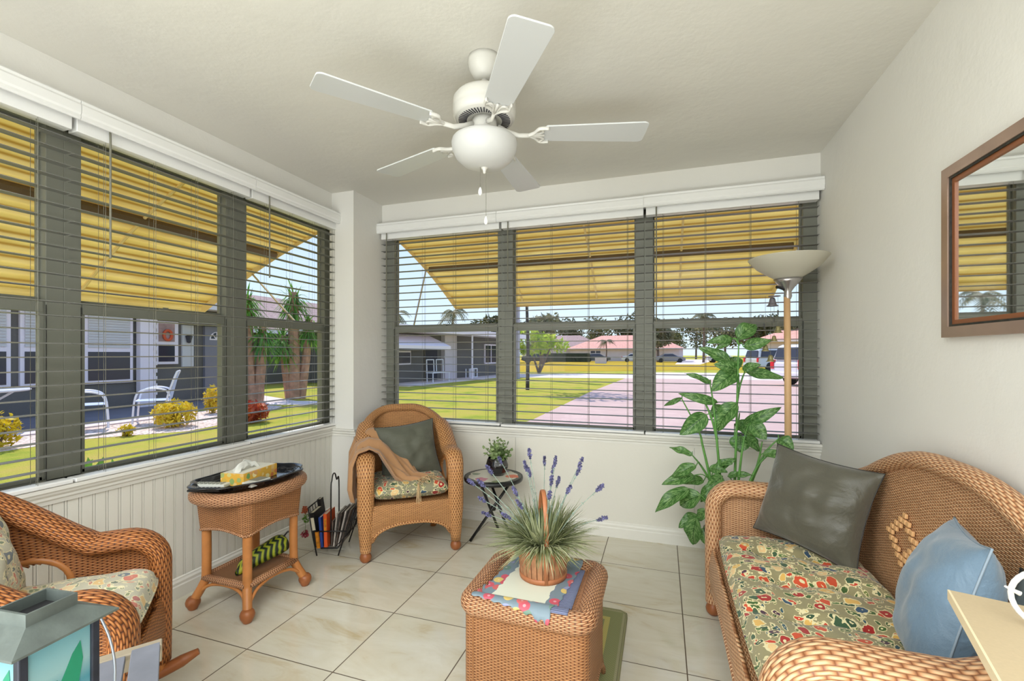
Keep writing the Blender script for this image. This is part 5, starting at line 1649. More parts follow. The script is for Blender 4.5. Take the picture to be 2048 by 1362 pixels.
mb.tube([(-.05, -.1, .05), (.05, -.1, .05), (.05, .1, .05), (-.05, .1, .05), (-.05, -.1, .05)], wr, 6)
mb.build('bottom_grid', M_BLACKM, mg)
MB().tube(smooth_path([(0, -.07, .05), (0, -.07, .40), (0, -.055, .455), (0, -.035, .49), (0, -.0, .485), (0, .03, .44), (0, .07, .42), (0, .07, .05)], 5), wr, 8).build('handle', M_BLACKM, mg, smooth=True)
mb = MB(); mb.tube(smooth_path([(.150, -.06, .285), (.155, -.04, .33), (.15, 0, .365), (.155, .04, .33), (.150, .06, .285)], 4), wr, 8); mb.build('side_loop', M_BLACKM, mg, smooth=True)
M_PAGES = plain('book_pages', srgb(222, 214, 190), .8, var=.08, vscale=200)
def book(label, x, y, t_k, w_, h_, lean, cover, name='book', z=.056, grp='books and magazines in the wire rack', lab=None):
    p_ = loc2w((RKX, RKY), RKA, (x, y, z))
    r = thing(name, label, 'book' if name == 'book' else 'magazine', p_, RKA, group=grp)
    r.rotation_euler = (0, lean, RKA)
    c = MB(); c.bx(-t_k / 2, -t_k / 2 + .002, -w_ / 2, w_ / 2, 0, h_); c.bx(t_k / 2 - .002, t_k / 2, -w_ / 2, w_ / 2, 0, h_); c.bx(-t_k / 2, t_k / 2, -w_ / 2, -w_ / 2 + .002, 0, h_)
    c.build('cover', cover, r)
    MB().bx(-t_k / 2 + .002, t_k / 2 - .002, -w_ / 2 + .002, w_ / 2 - .004, .002, h_ - .003).build('pages', M_PAGES, r)
    if lab:
        MB().bx(-t_k * .32, t_k * .32, -w_ / 2 - .0012, -w_ / 2, h_ * .50, h_ * .86).build('spine_title', lab, r)
    return r
cB = plain('black_book_cover', srgb(22, 22, 24), .4); cBl = plain('blue_book_cover', srgb(40, 70, 150), .4); cOr = plain('orange_book_cover', srgb(226, 92, 40), .4)
cYe = plain('amber_book_cover', srgb(206, 130, 30), .4, var=.4, vscale=40); cMg = plain('printed_magazine', srgb(96, 84, 78), .3, var=.6, vscale=30); cMg2 = plain('pale_magazine', srgb(180, 172, 166), .3, var=.4, vscale=40)
book('tall thick book with a black spine and pale lettering at the left of the rack', -.075, -.030, .030, .14, .215, -.16, cB, lab=M_PAGES)
book('black book standing behind the tallest one, its page edge up', -.080, .065, .022, .05, .255, -.16, cB)
book('slim book with a bright blue spine', -.044, -.030, .016, .14, .185, -.08, cBl)
book('orange spined book in the middle of the rack', -.020, -.030, .022, .14, .205, -.03, cOr, lab=cYe)
book('amber covered book standing in front below the black one', -.060, -.108, .020, .012, .100, -.12, cYe)
mx_ = [(.010, .05, .004, cMg, .16, 'dark magazine just right of the orange book'), (.022, .10, .005, cMg2, .2, 'pale magazine in the middle of the rack'), (.034, .16, .004, cMg, .21, 'dark printed magazine leaning right'), (.046, .22, .006, cMg2, .22, 'pale printed magazine near the right side of the rack'), (.058, .28, .005, cMg, .23, 'rightmost dark magazine leaning on the wire side')]
for i, (x, ln, tk, cv, hh_, lb) in enumerate(mx_):
    book(lb, x, -.005 + .004 * i, tk + .004, .17, hh_, ln, cv, name='magazine')
fl_ = thing('silk_flowers', 'faded orange and pink silk flowers on the side of the wire rack', 'flowers', loc2w((RKX, RKY), RKA, (-.17, -.05, .22)))
rnd = random.Random(9)
for (dz, c_) in ((.05, srgb(190, 96, 60)), (-.10, srgb(176, 70, 84))):
    mb = MB(); leafcloud(mb, (0, 0, dz), (.022, .022, .022), 70, .010, rnd, .7); mb.build('blossom', plain('silk_petal' + str(dz), c_, .7), fl_)
mb = MB(); leafcloud(mb, (.01, 0, 0), (.02, .02, .03), 50, .012, rnd, .4); mb.tube([(0, 0, -.10), (.01, 0, 0), (0, 0, .05)], .0015, 4); mb.tube([(.01, 0, 0), (.045, .0, .03)], .0015, 4); mb.build('leaves', M_LFG, fl_)

# ------------------------------------------------------------------ folding round table with pot
ft = thing('folding_table', 'small round folding table with black crossed legs and a floral top', 'table', (-1.085, 2.87, 0))
m_, t = newmat('flower_painted_top')
tcn = N(t, 'TexCoord')
s_ = N(t, 'SeparateXYZ'); L(t, tcn.outputs['Object'], s_.inputs[0])
nz = N(t, 'TexNoise', inp={'Scale': 16.0, 'Detail': 3.0}); L(t, tcn.outputs['Object'], nz.inputs['Vector'])
r_ = math_(t, 'SQRT', math_(t, 'ADD', math_(t, 'POWER', s_.outputs[0], 2.0), math_(t, 'POWER', s_.outputs[1], 2.0)))
rr_ = math_(t, 'ADD', r_, math_(t, 'MULTIPLY_ADD', nz.outputs[0], .05, -.025))
def spot(x, y, r):
    d = math_(t, 'SQRT', math_(t, 'ADD', math_(t, 'POWER', math_(t, 'SUBTRACT', s_.outputs[0], x), 2.0), math_(t, 'POWER', math_(t, 'SUBTRACT', s_.outputs[1], y), 2.0)))
    return math_(t, 'LESS_THAN', math_(t, 'ADD', d, math_(t, 'MULTIPLY_ADD', nz.outputs[0], .06, -.03)), r)
c = mixc(t, math_(t, 'GREATER_THAN', rr_, .166), srgb(218, 214, 198), srgb(50, 56, 48))
for (x, y, r, cc) in ((-.045, -.11, .042, srgb(198, 110, 136)), (.125, .02, .045, srgb(226, 110, 70)), (-.13, .0, .03, srgb(120, 140, 110)), (.04, .13, .03, srgb(140, 120, 160)), (.06, -.13, .026, srgb(150, 160, 120))):
    c = mixc(t, spot(x, y, r), c, cc)
finish(t, c, .3); M_FTOP = m_
MB().lathe([(0, .425), (.188, .425), (.190, .4245)], 48).build('tabletop', M_FTOP, ft)
MB().lathe([(.188, .398), (.198, .400), (.201, .412), (.198, .424), (.190, .4255), (.186, .42), (.18, .40)], 48).build('black_rim', M_BLACKM, ft, smooth=True)
MB().lathe([(0, .41), (.187, .41)], 32).build('underside', M_BLACKM, ft)
for k in range(3):
    a = math.radians(100 + 120 * k)
    a2 = a + math.radians(150)
    MB().tube([(math.cos(a) * .165, math.sin(a) * .165, 0.006), (math.cos(a2) * .135, math.sin(a2) * .135, .41)], .0095, 10).build('leg', M_BLACKM, ft, smooth=True)
MB().lathe([(0, .19), (.016, .19), (.018, .205), (.016, .22), (0, .22)], 12).build('pivot', M_BLACKM, ft, smooth=True)
pt = thing('potted_plant', 'small bushy green plant in a ribbed black pot on the round table', 'potted plant', (-1.07, 2.90, .4265))
mb = MB()
mb.grid(lambda u, v: (lambda r: (math.cos(2 * PI * u) * r, math.sin(2 * PI * u) * r, v * .115))(interp([(0, .045), (.2, .066), (.55, .078), (.85, .070), (1, .062)], v) * (1 - .035 * abs(math.sin(9 * 2 * PI * u / 2 * 1.0)))), 72, 14)
mb.grid(lambda u, v: (math.cos(2 * PI * u) * .045 * v, math.sin(2 * PI * u) * .045 * v, 0.0005), 24, 2)
mb.build('pot', plain('black_glazed_pot', (.010, .010, .012), .15, coat=.5), pt, smooth=True)
MB().lathe([(0, .1), (.062, .1)], 24).build('soil', M_DARK, pt)
rnd = random.Random(31)
mb = MB(); sm = MB()
for k in range(46):
    a = rnd.random() * 6.28; el = rnd.uniform(.35, 1.5)
    ln = rnd.uniform(.08, .155)
    d = Vector((math.cos(a) * math.cos(el), math.sin(a) * math.cos(el), math.sin(el)))
    P = [Vector((0, 0, .095)) + d * ln * q * Vector((1, 1, 1)).x + Vector((0, 0, 0)) for q in (0, .5, 1)]
    sm.tube(P, .0012, 4)
    for q in range(9):
        p_ = P[0].lerp(P[2], .25 + .75 * q / 8)
        n_ = Vector((rnd.gauss(0, 1), rnd.gauss(0, 1), rnd.gauss(.3, 1))).normalized(); b_ = n_.orthogonal().normalized(); b_.rotate(Matrix.Rotation(rnd.random() * 6.28, 3, n_)); w_ = n_.cross(b_)
        s2 = rnd.uniform(.008, .0135)
        p_ += b_ * s2
        mb.face([p_ - b_ * s2, p_ - b_ * s2 * .3 + w_ * s2 * .75, p_ + b_ * s2 * .7 + w_ * s2 * .5, p_ + b_ * s2, p_ + b_ * s2 * .7 - w_ * s2 * .5, p_ - b_ * s2 * .3 - w_ * s2 * .75], uv=[(0, 0)] * 6)
M_LPALE = mat_leaf('pale_small_leaves', srgb(96, 124, 70), srgb(178, 196, 138), .15)
mb.build('leaves', M_LPALE, pt); sm.build('stems', M_LFG, pt)

# ------------------------------------------------------------------ coffee table
CX, CY, CW, CDp = -.430, 1.598, .46, .43
ct = thing('wicker_coffee_table', 'brown wicker box coffee table with thick rolled rim in the middle', 'coffee table', (CX, CY, 0))
def rrect(u, hx, hy_, r):
    # rounded rectangle perimeter param; returns pos
    segs = []
    per = []
    s1, s2 = 2 * (hx - r), 2 * (hy_ - r); q = PI * r / 2
    Lp = 2 * s1 + 2 * s2 + 4 * q
    d = (u % 1.0) * Lp
    st_ = [(s1, 'b'), (q, 'br'), (s2, 'r'), (q, 'tr'), (s1, 't'), (q, 'tl'), (s2, 'l'), (q, 'bl')]
    for ln, k in st_:
        if d <= ln: break
        d -= ln
    f = d / ln
    if k == 'b': return (-hx + r + f * s1, -hy_)
    if k == 'r': return (hx, -hy_ + r + f * s2)
    if k == 't': return (hx - r - f * s1, hy_)
    if k == 'l': return (-hx, hy_ - r - f * s2)
    cx_, cy_, a0 = {'br': (hx - r, -hy_ + r, -PI / 2), 'tr': (hx - r, hy_ - r, 0), 'tl': (-hx + r, hy_ - r, PI / 2), 'bl': (-hx + r, -hy_ + r, PI)}[k]
    a = a0 + f * PI / 2
    return (cx_ + r * math.cos(a), cy_ + r * math.sin(a))
PERC = 2 * (CW + CDp) - .3
def ctb(x, y):
    # bottom arch height
    q = max(abs(x) / (CW / 2), abs(y) / (CDp / 2))
    t_ = min(abs(x) / (CW / 2), abs(y) / (CDp / 2))
    return .012 + .085 * max(0, 1 - (t_ / .80) ** 3) ** .6
mb = MB()
def cside(u, v):
    x, y = rrect(u, CW / 2 - .022, CDp / 2 - .022, .035)
    z = lerp(ctb(x, y), .40, v)
    fl2 = 1 + .05 * max(0, (.09 - z) / .09)
    return (x * fl2, y * fl2, z)
mb.grid(cside, 160, 24, uvfn=lambda u, v: (u * 1.60, cside(u, v)[2]))
mb.build('woven_sides', M_WKT, ct, smooth=True, solid=.012)
MB().tube([cside(k / 160, 0) for k in range(161)], .010, 8, caps=False).build('bottom_trim', M_WKTR, ct, smooth=True)
mb = MB()
P = [(*rrect(k / 120 + .55, CW / 2 - .030, CDp / 2 - .030, .040), .400) for k in range(121)]
mb.tube(P, .036, 16, caps=False, up=(0, 0, 1))
mb.uv = [[(b_, a_) for a_, b_ in q_] for q_ in mb.uv]
mb.build('rolled_rim', M_WKTR, ct, smooth=True)
mb = MB(); mb.bx(-CW / 2 + .04, CW / 2 - .04, -CDp / 2 + .04, CDp / 2 - .04, .395, .412)
o = mb.build('table_deck', M_WKT, ct)
me = o.data
for pl in me.polygons:
    for li in pl.loop_indices:
        v_ = me.vertices[me.loops[li].vertex_index].co
        me.uv_layers[0].data[li].uv = (v_.x, v_.y)

def drape(x, y):
    """height of a cloth lying on the deck and the rolled rim"""
    ex = CW / 2 - .030 - abs(x); ey = CDp / 2 - .030 - abs(y)
    e = min(ex, ey)
    if e > .036: return .4155
    return .400 + math.sqrt(max(0, .0375 ** 2 - e * e)) if e > -.0375 else .40
# blue slatted mat
bm = thing('blue_placemat', 'blue grey slatted placemat under the fruit runner on the coffee table', 'placemat', (CX, CY, 0), 0)
m_, t = newmat('blue_slatted_mat')
tcn = N(t, 'TexCoord'); s_ = N(t, 'SeparateXYZ'); L(t, tcn.outputs['Object'], s_.inputs[0])
f_ = math_(t, 'FRACT', math_(t, 'DIVIDE', s_.outputs[1], .0075))
h_ = math_(t, 'SUBTRACT', 1.0, math_(t, 'POWER', math_(t, 'ABSOLUTE', math_(t, 'MULTIPLY_ADD', f_, 2.0, -1.0)), 4.0))
finish(t, ramp(t, h_, [(0, srgb(66, 72, 100)), (.6, srgb(122, 130, 164))]), .45, bump=h_, bdist=.002); M_BMAT = m_
mb = MB(); mb.grid(lambda u, v: (lerp(-.06, .150, u), lerp(-.205, .14, v), drape(lerp(-.06, .150, u), lerp(-.205, .14, v)) + .001), 20, 60)
mb.build('mat_surface', M_BMAT, bm, smooth=True, solid=.0015)
# fruit runner
rn = thing('fruit_runner', 'white place cloth with a colourful fruit border under the lavender basket', 'placemat', (CX, CY, 0), 0)
m_, t = newmat('fruit_border_cloth')
tcn = N(t, 'TexCoord'); uvn = N(t, 'UVMap'); s_ = N(t, 'SeparateXYZ'); L(t, uvn.outputs[0], s_.inputs[0])
nz = N(t, 'TexNoise', inp={'Scale': 26.0, 'Detail': 2.0}); L(t, tcn.outputs['Object'], nz.inputs['Vector'])
eu = math_(t, 'MINIMUM', s_.outputs[0], math_(t, 'SUBTRACT', .275, s_.outputs[0]))
ev = math_(t, 'MINIMUM', s_.outputs[1], math_(t, 'SUBTRACT', .40, s_.outputs[1]))
e_ = math_(t, 'ADD', math_(t, 'MINIMUM', eu, ev), math_(t, 'MULTIPLY_ADD', nz.outputs[0], .03, -.015))
vo = N(t, 'TexVoronoi', inp={'Scale': 24.0}); L(t, tcn.outputs['Object'], vo.inputs['Vector'])
cs = N(t, 'SeparateColor'); L(t, vo.outputs['Color'], cs.inputs[0])
cc = ramp(t, cs.outputs[0], [(0, srgb(208, 92, 108)), (.28, srgb(130, 144, 160)), (.45, srgb(112, 142, 126)), (.6, srgb(228, 200, 120)), (.7, srgb(150, 156, 196)), (.85, srgb(214, 110, 110))])
for nd in t.nodes:
    if nd.bl_idname == 'ShaderNodeValToRGB': nd.color_ramp.interpolation = 'CONSTANT'
hl = math_(t, 'LESS_THAN', vo.outputs['Distance'], .13)
cc = mixc(t, math_(t, 'MULTIPLY', hl, .45), cc, srgb(240, 220, 224))
cc = mixc(t, math_(t, 'GREATER_THAN', vo.outputs['Distance'], .46), cc, srgb(128, 146, 158))
c = mixc(t, math_(t, 'LESS_THAN', e_, .046), srgb(232, 234, 216), cc)
finish(t, c, .6); M_RUN = m_
mb = MB()
A_ = math.radians(-6)
def rnf(u, v):
    x = (u - .5) * .275; y = (v - .5) * .40
    # scalloped outline
    x *= 1 + .02 * math.sin(v * 60) * abs(u - .5) * 2; y *= 1 + .012 * math.sin(u * 46) * abs(v - .5) * 2
    X = -.022 + x * math.cos(A_) - y * math.sin(A_); Y = -.012 + x * math.sin(A_) + y * math.cos(A_)
    return (X, Y, drape(X, Y) + .0035)
mb.grid(rnf, 44, 60, uvfn=lambda u, v: (u * .275, v * .40))
mb.build('cloth', M_RUN, rn, smooth=True, solid=.001)

# lavender basket
BX, BY = -.425, 1.652
bk = thing('lavender_basket', 'slatted wooden handle basket filled with lavender and grey green grass', 'flower basket', (BX, BY, .4205))
M_BSK = plain('basket_wood', srgb(172, 120, 84), .6, var=.25, vscale=40)
M_BSKB = plain('basket_band', srgb(178, 112, 72), .5, var=.1, vscale=30)
for k in range(26):
    a = 2 * PI * k / 26
    R_ = rotz(a)
    mb = MB()
    pts = [(.082, 0), (.094, .115)]
    hw0, hw1 = .0088, .0102
    vv = []
    for (r, z), hw_ in zip(pts, (hw0, hw1)):
        for yy in (-hw_, hw_):
            for th_ in (0, .0025): vv.append(R_ @ Vector((r + th_, yy, z)))
    b = len(mb.v); mb.v += [tuple(x) for x in vv]
    for q_ in ((0, 2, 6, 4), (1, 5, 7, 3), (0, 4, 5, 1), (2, 3, 7, 6), (0, 1, 3, 2), (4, 6, 7, 5)):
        mb.f.append(q_); mb.mi.append(0); mb.uv.append([(0, 0)] * 4)
    mb.build('stave', M_BSK, bk)
MB().lathe([(0, .003), (.080, .003), (.083, .004)], 32).build('base', M_BSK, bk)
MB().lathe([(.0845, .0), (.0885, .0), (.090, .018), (.0865, .018)], 40).build('lower_band', M_BSKB, bk, smooth=True)
MB().lathe([(.091, .100), (.0975, .100), (.098, .118), (.092, .118)], 40).build('upper_band', M_BSKB, bk, smooth=True)
ha = math.radians(-68)
hp = []
for k in range(29):
    q = PI * k / 28
    hp.append((math.cos(q) * .094 * math.cos(ha) , math.cos(q) * .094 * math.sin(ha), .10 + .215 * math.sin(q) ** .9))
hp = [(hp[0][0] * .93, hp[0][1] * .93, .004)] + hp + [(hp[-1][0] * .93, hp[-1][1] * .93, .004)]
mb = MB(); mb.tube(hp, .0085, 8, flat=.28, up=(-math.sin(ha), math.cos(ha), 0)); mb.build('handle', M_BSKB, bk, smooth=True)
rnd = random.Random(77)
M_GR1 = mat_leaf('grey_green_grass', srgb(142, 152, 108), srgb(206, 208, 170), .15)
M_GR2 = mat_leaf('deep_green_grass', srgb(84, 98, 60), srgb(150, 156, 108), .15)
def blades(n, rmin, rmax, mat, nm):
    mb = MB()
    for k in range(n):
        a = rnd.random() * 2 * PI; el = rnd.uniform(.12, 1.45)
        ln = rnd.uniform(.10, .215) * (1.0 if el < 1.0 else .85)
        d = Vector((math.cos(a), math.sin(a), 0)); b_ = Vector((math.cos(a) * .05, math.sin(a) * .05, .10)) * 1.0
        drp = rnd.uniform(.02, .11) * (.6 if el < .5 else 1)
        pts = []
        for q in (0, .25, .5, .75, 1.0):
            pts.append(b_ + d * ln * q * math.cos(el) + Vector((0, 0, ln * q * math.sin(el) - drp * q * q * math.cos(el) + .02)))
        sd = Vector((-math.sin(a), math.cos(a), rnd.uniform(-.4, .4))).normalized()
        W_ = [.0019, .0021, .0018, .0013, .0002]
        for i in range(4):
            mb.face([pts[i] - sd * W_[i], pts[i] + sd * W_[i], pts[i + 1] + sd * W_[i + 1], pts[i + 1] - sd * W_[i + 1]], uv=[(0, 0)] * 4)
    mb.build(nm, mat, bk)
blades(900, 0, 0, M_GR1, 'pale_grass'); blades(600, 0, 0, M_GR2, 'green_grass')
M_LAV = plain('lavender_blossom', srgb(100, 98, 138), .8, var=.35, vscale=60)
M_LST = plain('lavender_stem', srgb(140, 158, 146), .7, var=.3, vscale=90)
for (hx_, hy2, hz_) in HEADS:
    tip = Vector((hx_ - (BX + .43), hy2 - (BY - 1.647), hz_ + .0195))
    b_ = Vector((tip.x * .12, tip.y * .12, .11))
    mid = b_.lerp(tip, .5) + Vector((0, 0, .02))
    sp_ = smooth_path([b_, mid, tip], 6)
    s_o = MB().tube(sp_, .0013, 5)
    for q in (.55, .72, .85):
        c0 = sp_[int(q * (len(sp_) - 1))]
        leafcloud(s_o, c0, (.005, .005, .005), 6, .004, rnd, .5)
    so = s_o.build('lavender_stem', M_LST, bk)
    mb = MB(); dr_ = (tip - mid).normalized()
    for k in range(6):
        c0 = tip + dr_ * (.007 * (k - 3))
        rr2 = .0085 * math.sin(PI * (k + 1) / 7.5)
        leafcloud(mb, c0, (rr2, rr2, rr2), 22, .0048, rnd, .7)
    mb.build('flower_head', M_LAV, so)

# ------------------------------------------------------------------ rug
m_, t = newmat('green_woven_mat')
tcn = N(t, 'TexCoord'); s_ = N(t, 'SeparateXYZ'); L(t, tcn.outputs['Object'], s_.inputs[0])
ck = N(t, 'TexChecker', inp={'Scale': 160.0}); L(t, tcn.outputs['Object'], ck.inputs['Vector'])
ex = math_(t, 'SUBTRACT', .245, math_(t, 'ABSOLUTE', s_.outputs[0]))
ey = math_(t, 'SUBTRACT', .55, math_(t, 'ABSOLUTE', s_.outputs[1]))
e_ = math_(t, 'MINIMUM', ex, ey)
base = ramp(t, e_, [(0, srgb(172, 168, 132)), (.012, srgb(150, 154, 106)), (.070, srgb(204, 192, 116)), (.090, srgb(150, 152, 108)), (.13, srgb(198, 190, 130)), (.20, srgb(134, 146, 100))])
for nd in t.nodes:
    if nd.bl_idname == 'ShaderNodeValToRGB': nd.color_ramp.interpolation = 'CONSTANT'
c = mixc(t, .35, base, ck.outputs['Color'], 'MULTIPLY')
c = mixc(t, .25, c, base)
finish(t, c, .85, bump=ck.outputs['Fac'], bdist=.001); M_RUG = m_
rg = thing('floor_mat', 'green and yellow bordered woven mat under the coffee table', 'mat', (-.405, 1.686, 0))
MB().prism([rrect(k / 64, .245, .55, .03) for k in range(64)], .0005, .010).build('mat_body', M_RUG, rg)
MB().tube([(*rrect(k / 96, .245, .55, .03), .007) for k in range(97)], .0065, 8, caps=False).build('bound_edge', plain('khaki_binding', srgb(142, 140, 104), .8), rg, smooth=True)

# ------------------------------------------------------------------ torchiere lamp
lp = thing('floor_lamp', 'torchiere floor lamp with white glass bowl and wooden pole', 'floor lamp', (.672, 2.90, 0))
M_SHD = plain('white_glass_shade', srgb(226, 222, 208), .35, transl=.45)
MB().lathe([(.035, 1.645), (.06, 1.672), (.105, 1.70), (.155, 1.735), (.198, 1.785), (.200, 1.790), (.196, 1.790), (.15, 1.742), (.10, 1.706), (.055, 1.68), (0, 1.66)], 56).build('shade', M_SHD, lp, smooth=True)
MB().lathe([(.016, 1.56), (.021, 1.575), (.018, 1.60), (.034, 1.625), (.058, 1.652), (.072, 1.672), (.066, 1.668), (.03, 1.64), (0, 1.63)], 32).build('shade_holder', plain('satin_chrome', srgb(190, 186, 186), .25, .8), lp, smooth=True)
MB().tube([(.006, .0, .02), (-.0, 0, 1.1), (-.004, 0, 1.58)], [.0185, .0175, .0165], 16).build('pole', plain('pale_wood_pole', srgb(214, 174, 128), .45, var=.1, vscale=3), lp, smooth=True)
MB().lathe([(0, 0), (.125, 0), (.13, .008), (.11, .02), (.03, .028), (0, .03)], 36).build('base', M_BLACKM, lp, smooth=True)
MB().tube([(-.02, -.01, 1.615), (-.05, -.025, 1.625), (-.062, -.03, 1.625)], .009, 8).build('switch', M_BLACKM, lp)
wc = thing('wind_chime', 'string of small metal bells hanging beside the torchiere lamp', 'wind chime', (.60, 2.80, 1.2))
M_BELL = plain('aged_brass_bell', srgb(150, 142, 100), .4, .5)
M_BELLG = plain('grey_metal_bell', srgb(120, 116, 122), .4, .5)
bp = MB().lathe([(0, .0), (.03, .0), (.03, .003), (0, .003)], 16).build('top_ring', M_BELLG, wc, loc=(-.015, -.0, .365))
for i, (x, z, r_, mm) in enumerate(((-.025, .332, .027, M_BELLG), (.002, .181, .021, M_BELL), (-.017, .132, .018, M_BELL), (-.059, .080, .020, M_BELL), (-.034, .023, .021, M_BELL))):
    b_ = MB().lathe([(0, r_ * 1.05), (r_ * .35, r_ * 1.0), (r_ * .52, r_ * .7), (r_ * .62, r_ * .1), (r_ * .8, -r_ * .45), (r_ * 1.15, -r_ * .72), (r_ * 1.08, -r_ * .74), (r_ * .7, -r_ * .4)], 20).build('bell', mm, wc, smooth=True, loc=(x, 0, z))
    MB().tube([(0, 0, r_), (-.0, 0, .367 - z)], .0008, 4).build('string', M_CORD, b_)
for (x, z) in ((.004, .277), (-.015, .236), (-.063, .204)):
    MB().tube([(x, .01, z - .014), (x, .01, z + .014)], .0035, 8).build('chime_rod', M_BLACKM, wc)

# ------------------------------------------------------------------ dieffenbachia
dp = thing('potted_dieffenbachia', 'tall variegated leafy plant in a dark pot behind the sofa arm', 'potted plant', (.34, 2.79, 0))
O_ = Vector((.34, 2.79, 0))
m_, t = newmat('variegated_leaf')
uvn = N(t, 'UVMap'); s_ = N(t, 'SeparateXYZ'); L(t, uvn.outputs[0], s_.inputs[0])
tcn = N(t, 'TexCoord')
au = math_(t, 'ABSOLUTE', math_(t, 'MULTIPLY_ADD', s_.outputs[0], 2.0, -1.0))
sk = math_(t, 'SUBTRACT', s_.outputs[1], math_(t, 'MULTIPLY', au, .28))
cb = N(t, 'CombineXYZ'); L(t, math_(t, 'MULTIPLY', au, 2.2), cb.inputs[0]); L(t, math_(t, 'MULTIPLY', sk, 16.0), cb.inputs[1])
gp = N(t, 'VectorMath', operation='ADD'); L(t, cb.outputs[0], gp.inputs[0]); L(t, tcn.outputs['Object'], gp.inputs[1])
nz = N(t, 'TexNoise', inp={'Scale': 1.3, 'Detail': 4.0, 'Roughness': .6}); L(t, gp.outputs[0], nz.inputs['Vector'])
msk = math_(t, 'MULTIPLY', math_(t, 'SUBTRACT', .92, au), 1.4)
fc = math_(t, 'MULTIPLY', math_(t, 'GREATER_THAN', nz.outputs[0], .535), math_(t, 'LESS_THAN', au, .80))
c = ramp(t, nz.outputs[0], [(.3, srgb(56, 102, 46)), (.6, srgb(98, 146, 74))])
c = mixc(t, fc, c, srgb(142, 180, 112))
c = mixc(t, math_(t, 'LESS_THAN', au, .035), c, srgb(46, 80, 36))
finish(t, c, .35, transl=.3, spec=.5); M_DLEAF = m_
M_DSTEM = plain('green_stem', srgb(96, 150, 70), .45, var=.2, vscale=15)
mb = MB(); rnd = random.Random(5)
for (bx_, by_, bz_, tx_, ty_, tz_, wd) in LEAVES:
    b_ = Vector((bx_, by_, bz_)) - O_; e2 = Vector((tx_, ty_, tz_)) - O_
    ax_ = (e2 - b_); ln = ax_.length; ax_.normalize()
    toc = (Vector((0, 0, 1.25)) - O_ - (b_ + e2) / 2).normalized()
    nn_ = (toc + Vector((rnd.uniform(-.35, .35), rnd.uniform(-.2, .2), rnd.uniform(0, .7)))).normalized()
    sd = ax_.cross(nn_).normalized(); nn_ = sd.cross(ax_).normalized()
    arch_ = ln * rnd.uniform(.05, .14); fold = rnd.uniform(.15, .4)
    hw_ = wd * .61
    def lf(u, v):
        x = (u - .5) * 2
        w_ = hw_ * (math.sin(PI * v ** .72) ** .78) * (1 if v < .999 else 0)
        p_ = b_ + ax_ * ln * v + nn_ * arch_ * math.sin(PI * v) + sd * x * w_ + nn_ * abs(x) * w_ * fold
        p_ += nn_ * .006 * math.sin(v * 11 + x * 2 + bx_ * 40) * abs(x)
        return p_
    mb.grid(lf, 8, 16)
mb.build('leaves', M_DLEAF, dp, smooth=True)
sm = MB()
for P in STEMS:
    P2 = [Vector(p_) - O_ for p_ in P]
    root_ = Vector((rnd.uniform(-.03, .03), rnd.uniform(-.03, .03), .26))
    if P2[0].z > .45: root_ = P2[0]
    PP = smooth_path([root_] + P2, 5)
    n_ = len(PP)
    sm.tube(PP, [lerp(.0095, .003, i / n_) for i in range(n_)], 8)
for lf_ in LEAVES:
    b_ = Vector(lf_[:3]) - O_
    tgt = min((Vector(p_) - O_ for P in STEMS for p_ in P), key=lambda q_: (q_ - b_ + Vector((0, 0, .05))).length)
    if b_.z < .5: tgt = Vector((0, 0, .27))
    sm.tube(smooth_path([tgt, (tgt + b_) / 2 + Vector((0, 0, .02)), b_], 4), .0028, 6)
sm.build('stems', M_DSTEM, dp, smooth=True)
MB().lathe([(0, 0), (.085, 0), (.10, .12), (.112, .24), (.116, .26), (.108, .26), (.104, .24), (0, .24)], 28).build('pot', plain('dark_green_pot', srgb(34, 44, 34), .5), dp, smooth=True)

# ------------------------------------------------------------------ foreground: slatted table, lantern, desk board
M_GW = plain('weathered_grey_wood', srgb(124, 127, 138), .7, var=.12, vscale=12)
M_TAN = plain('tan_painted_wood', srgb(160, 148, 128), .7, var=.05, vscale=12)
e1 = Vector((-.57, -.82, 0)).normalized(); e2 = Vector((.82, -.57, 0)).normalized()
ang = math.atan2(e1.y, e1.x)
sl_ = thing('slatted_side_table', 'grey slatted wooden table with a tan rail under the lantern', 'side table', (-1.254, .842, 0), ang)
# local x = e1 ; local y = e2 rotated: e2 is +90deg of e1 ?
sg = 1 if (e1.x * e2.y - e1.y * e2.x) > 0 else -1
MB().bx(0, .62, 0, sg * .034, .455, .500).build('end_rail', M_TAN, sl_, bevel=.003)
MB().bx(0, .62, sg * .42, sg * .454, .455, .500).build('end_rail', M_TAN, sl_, bevel=.003)
for k in range(9):
    MB().bx(.004 + k * .068, .004 + k * .068 + .058, sg * .018 if k == 0 else sg * .036, sg * .440, .484, .5005).build('slat', M_GW, sl_, bevel=.002)
for x in (.03, .59):
    for y in (.02, .43): MB().bx(x - .02, x + .02, sg * (y - .015), sg * (y + .015), 0, .46).build('leg', M_TAN, sl_, bevel=.003)

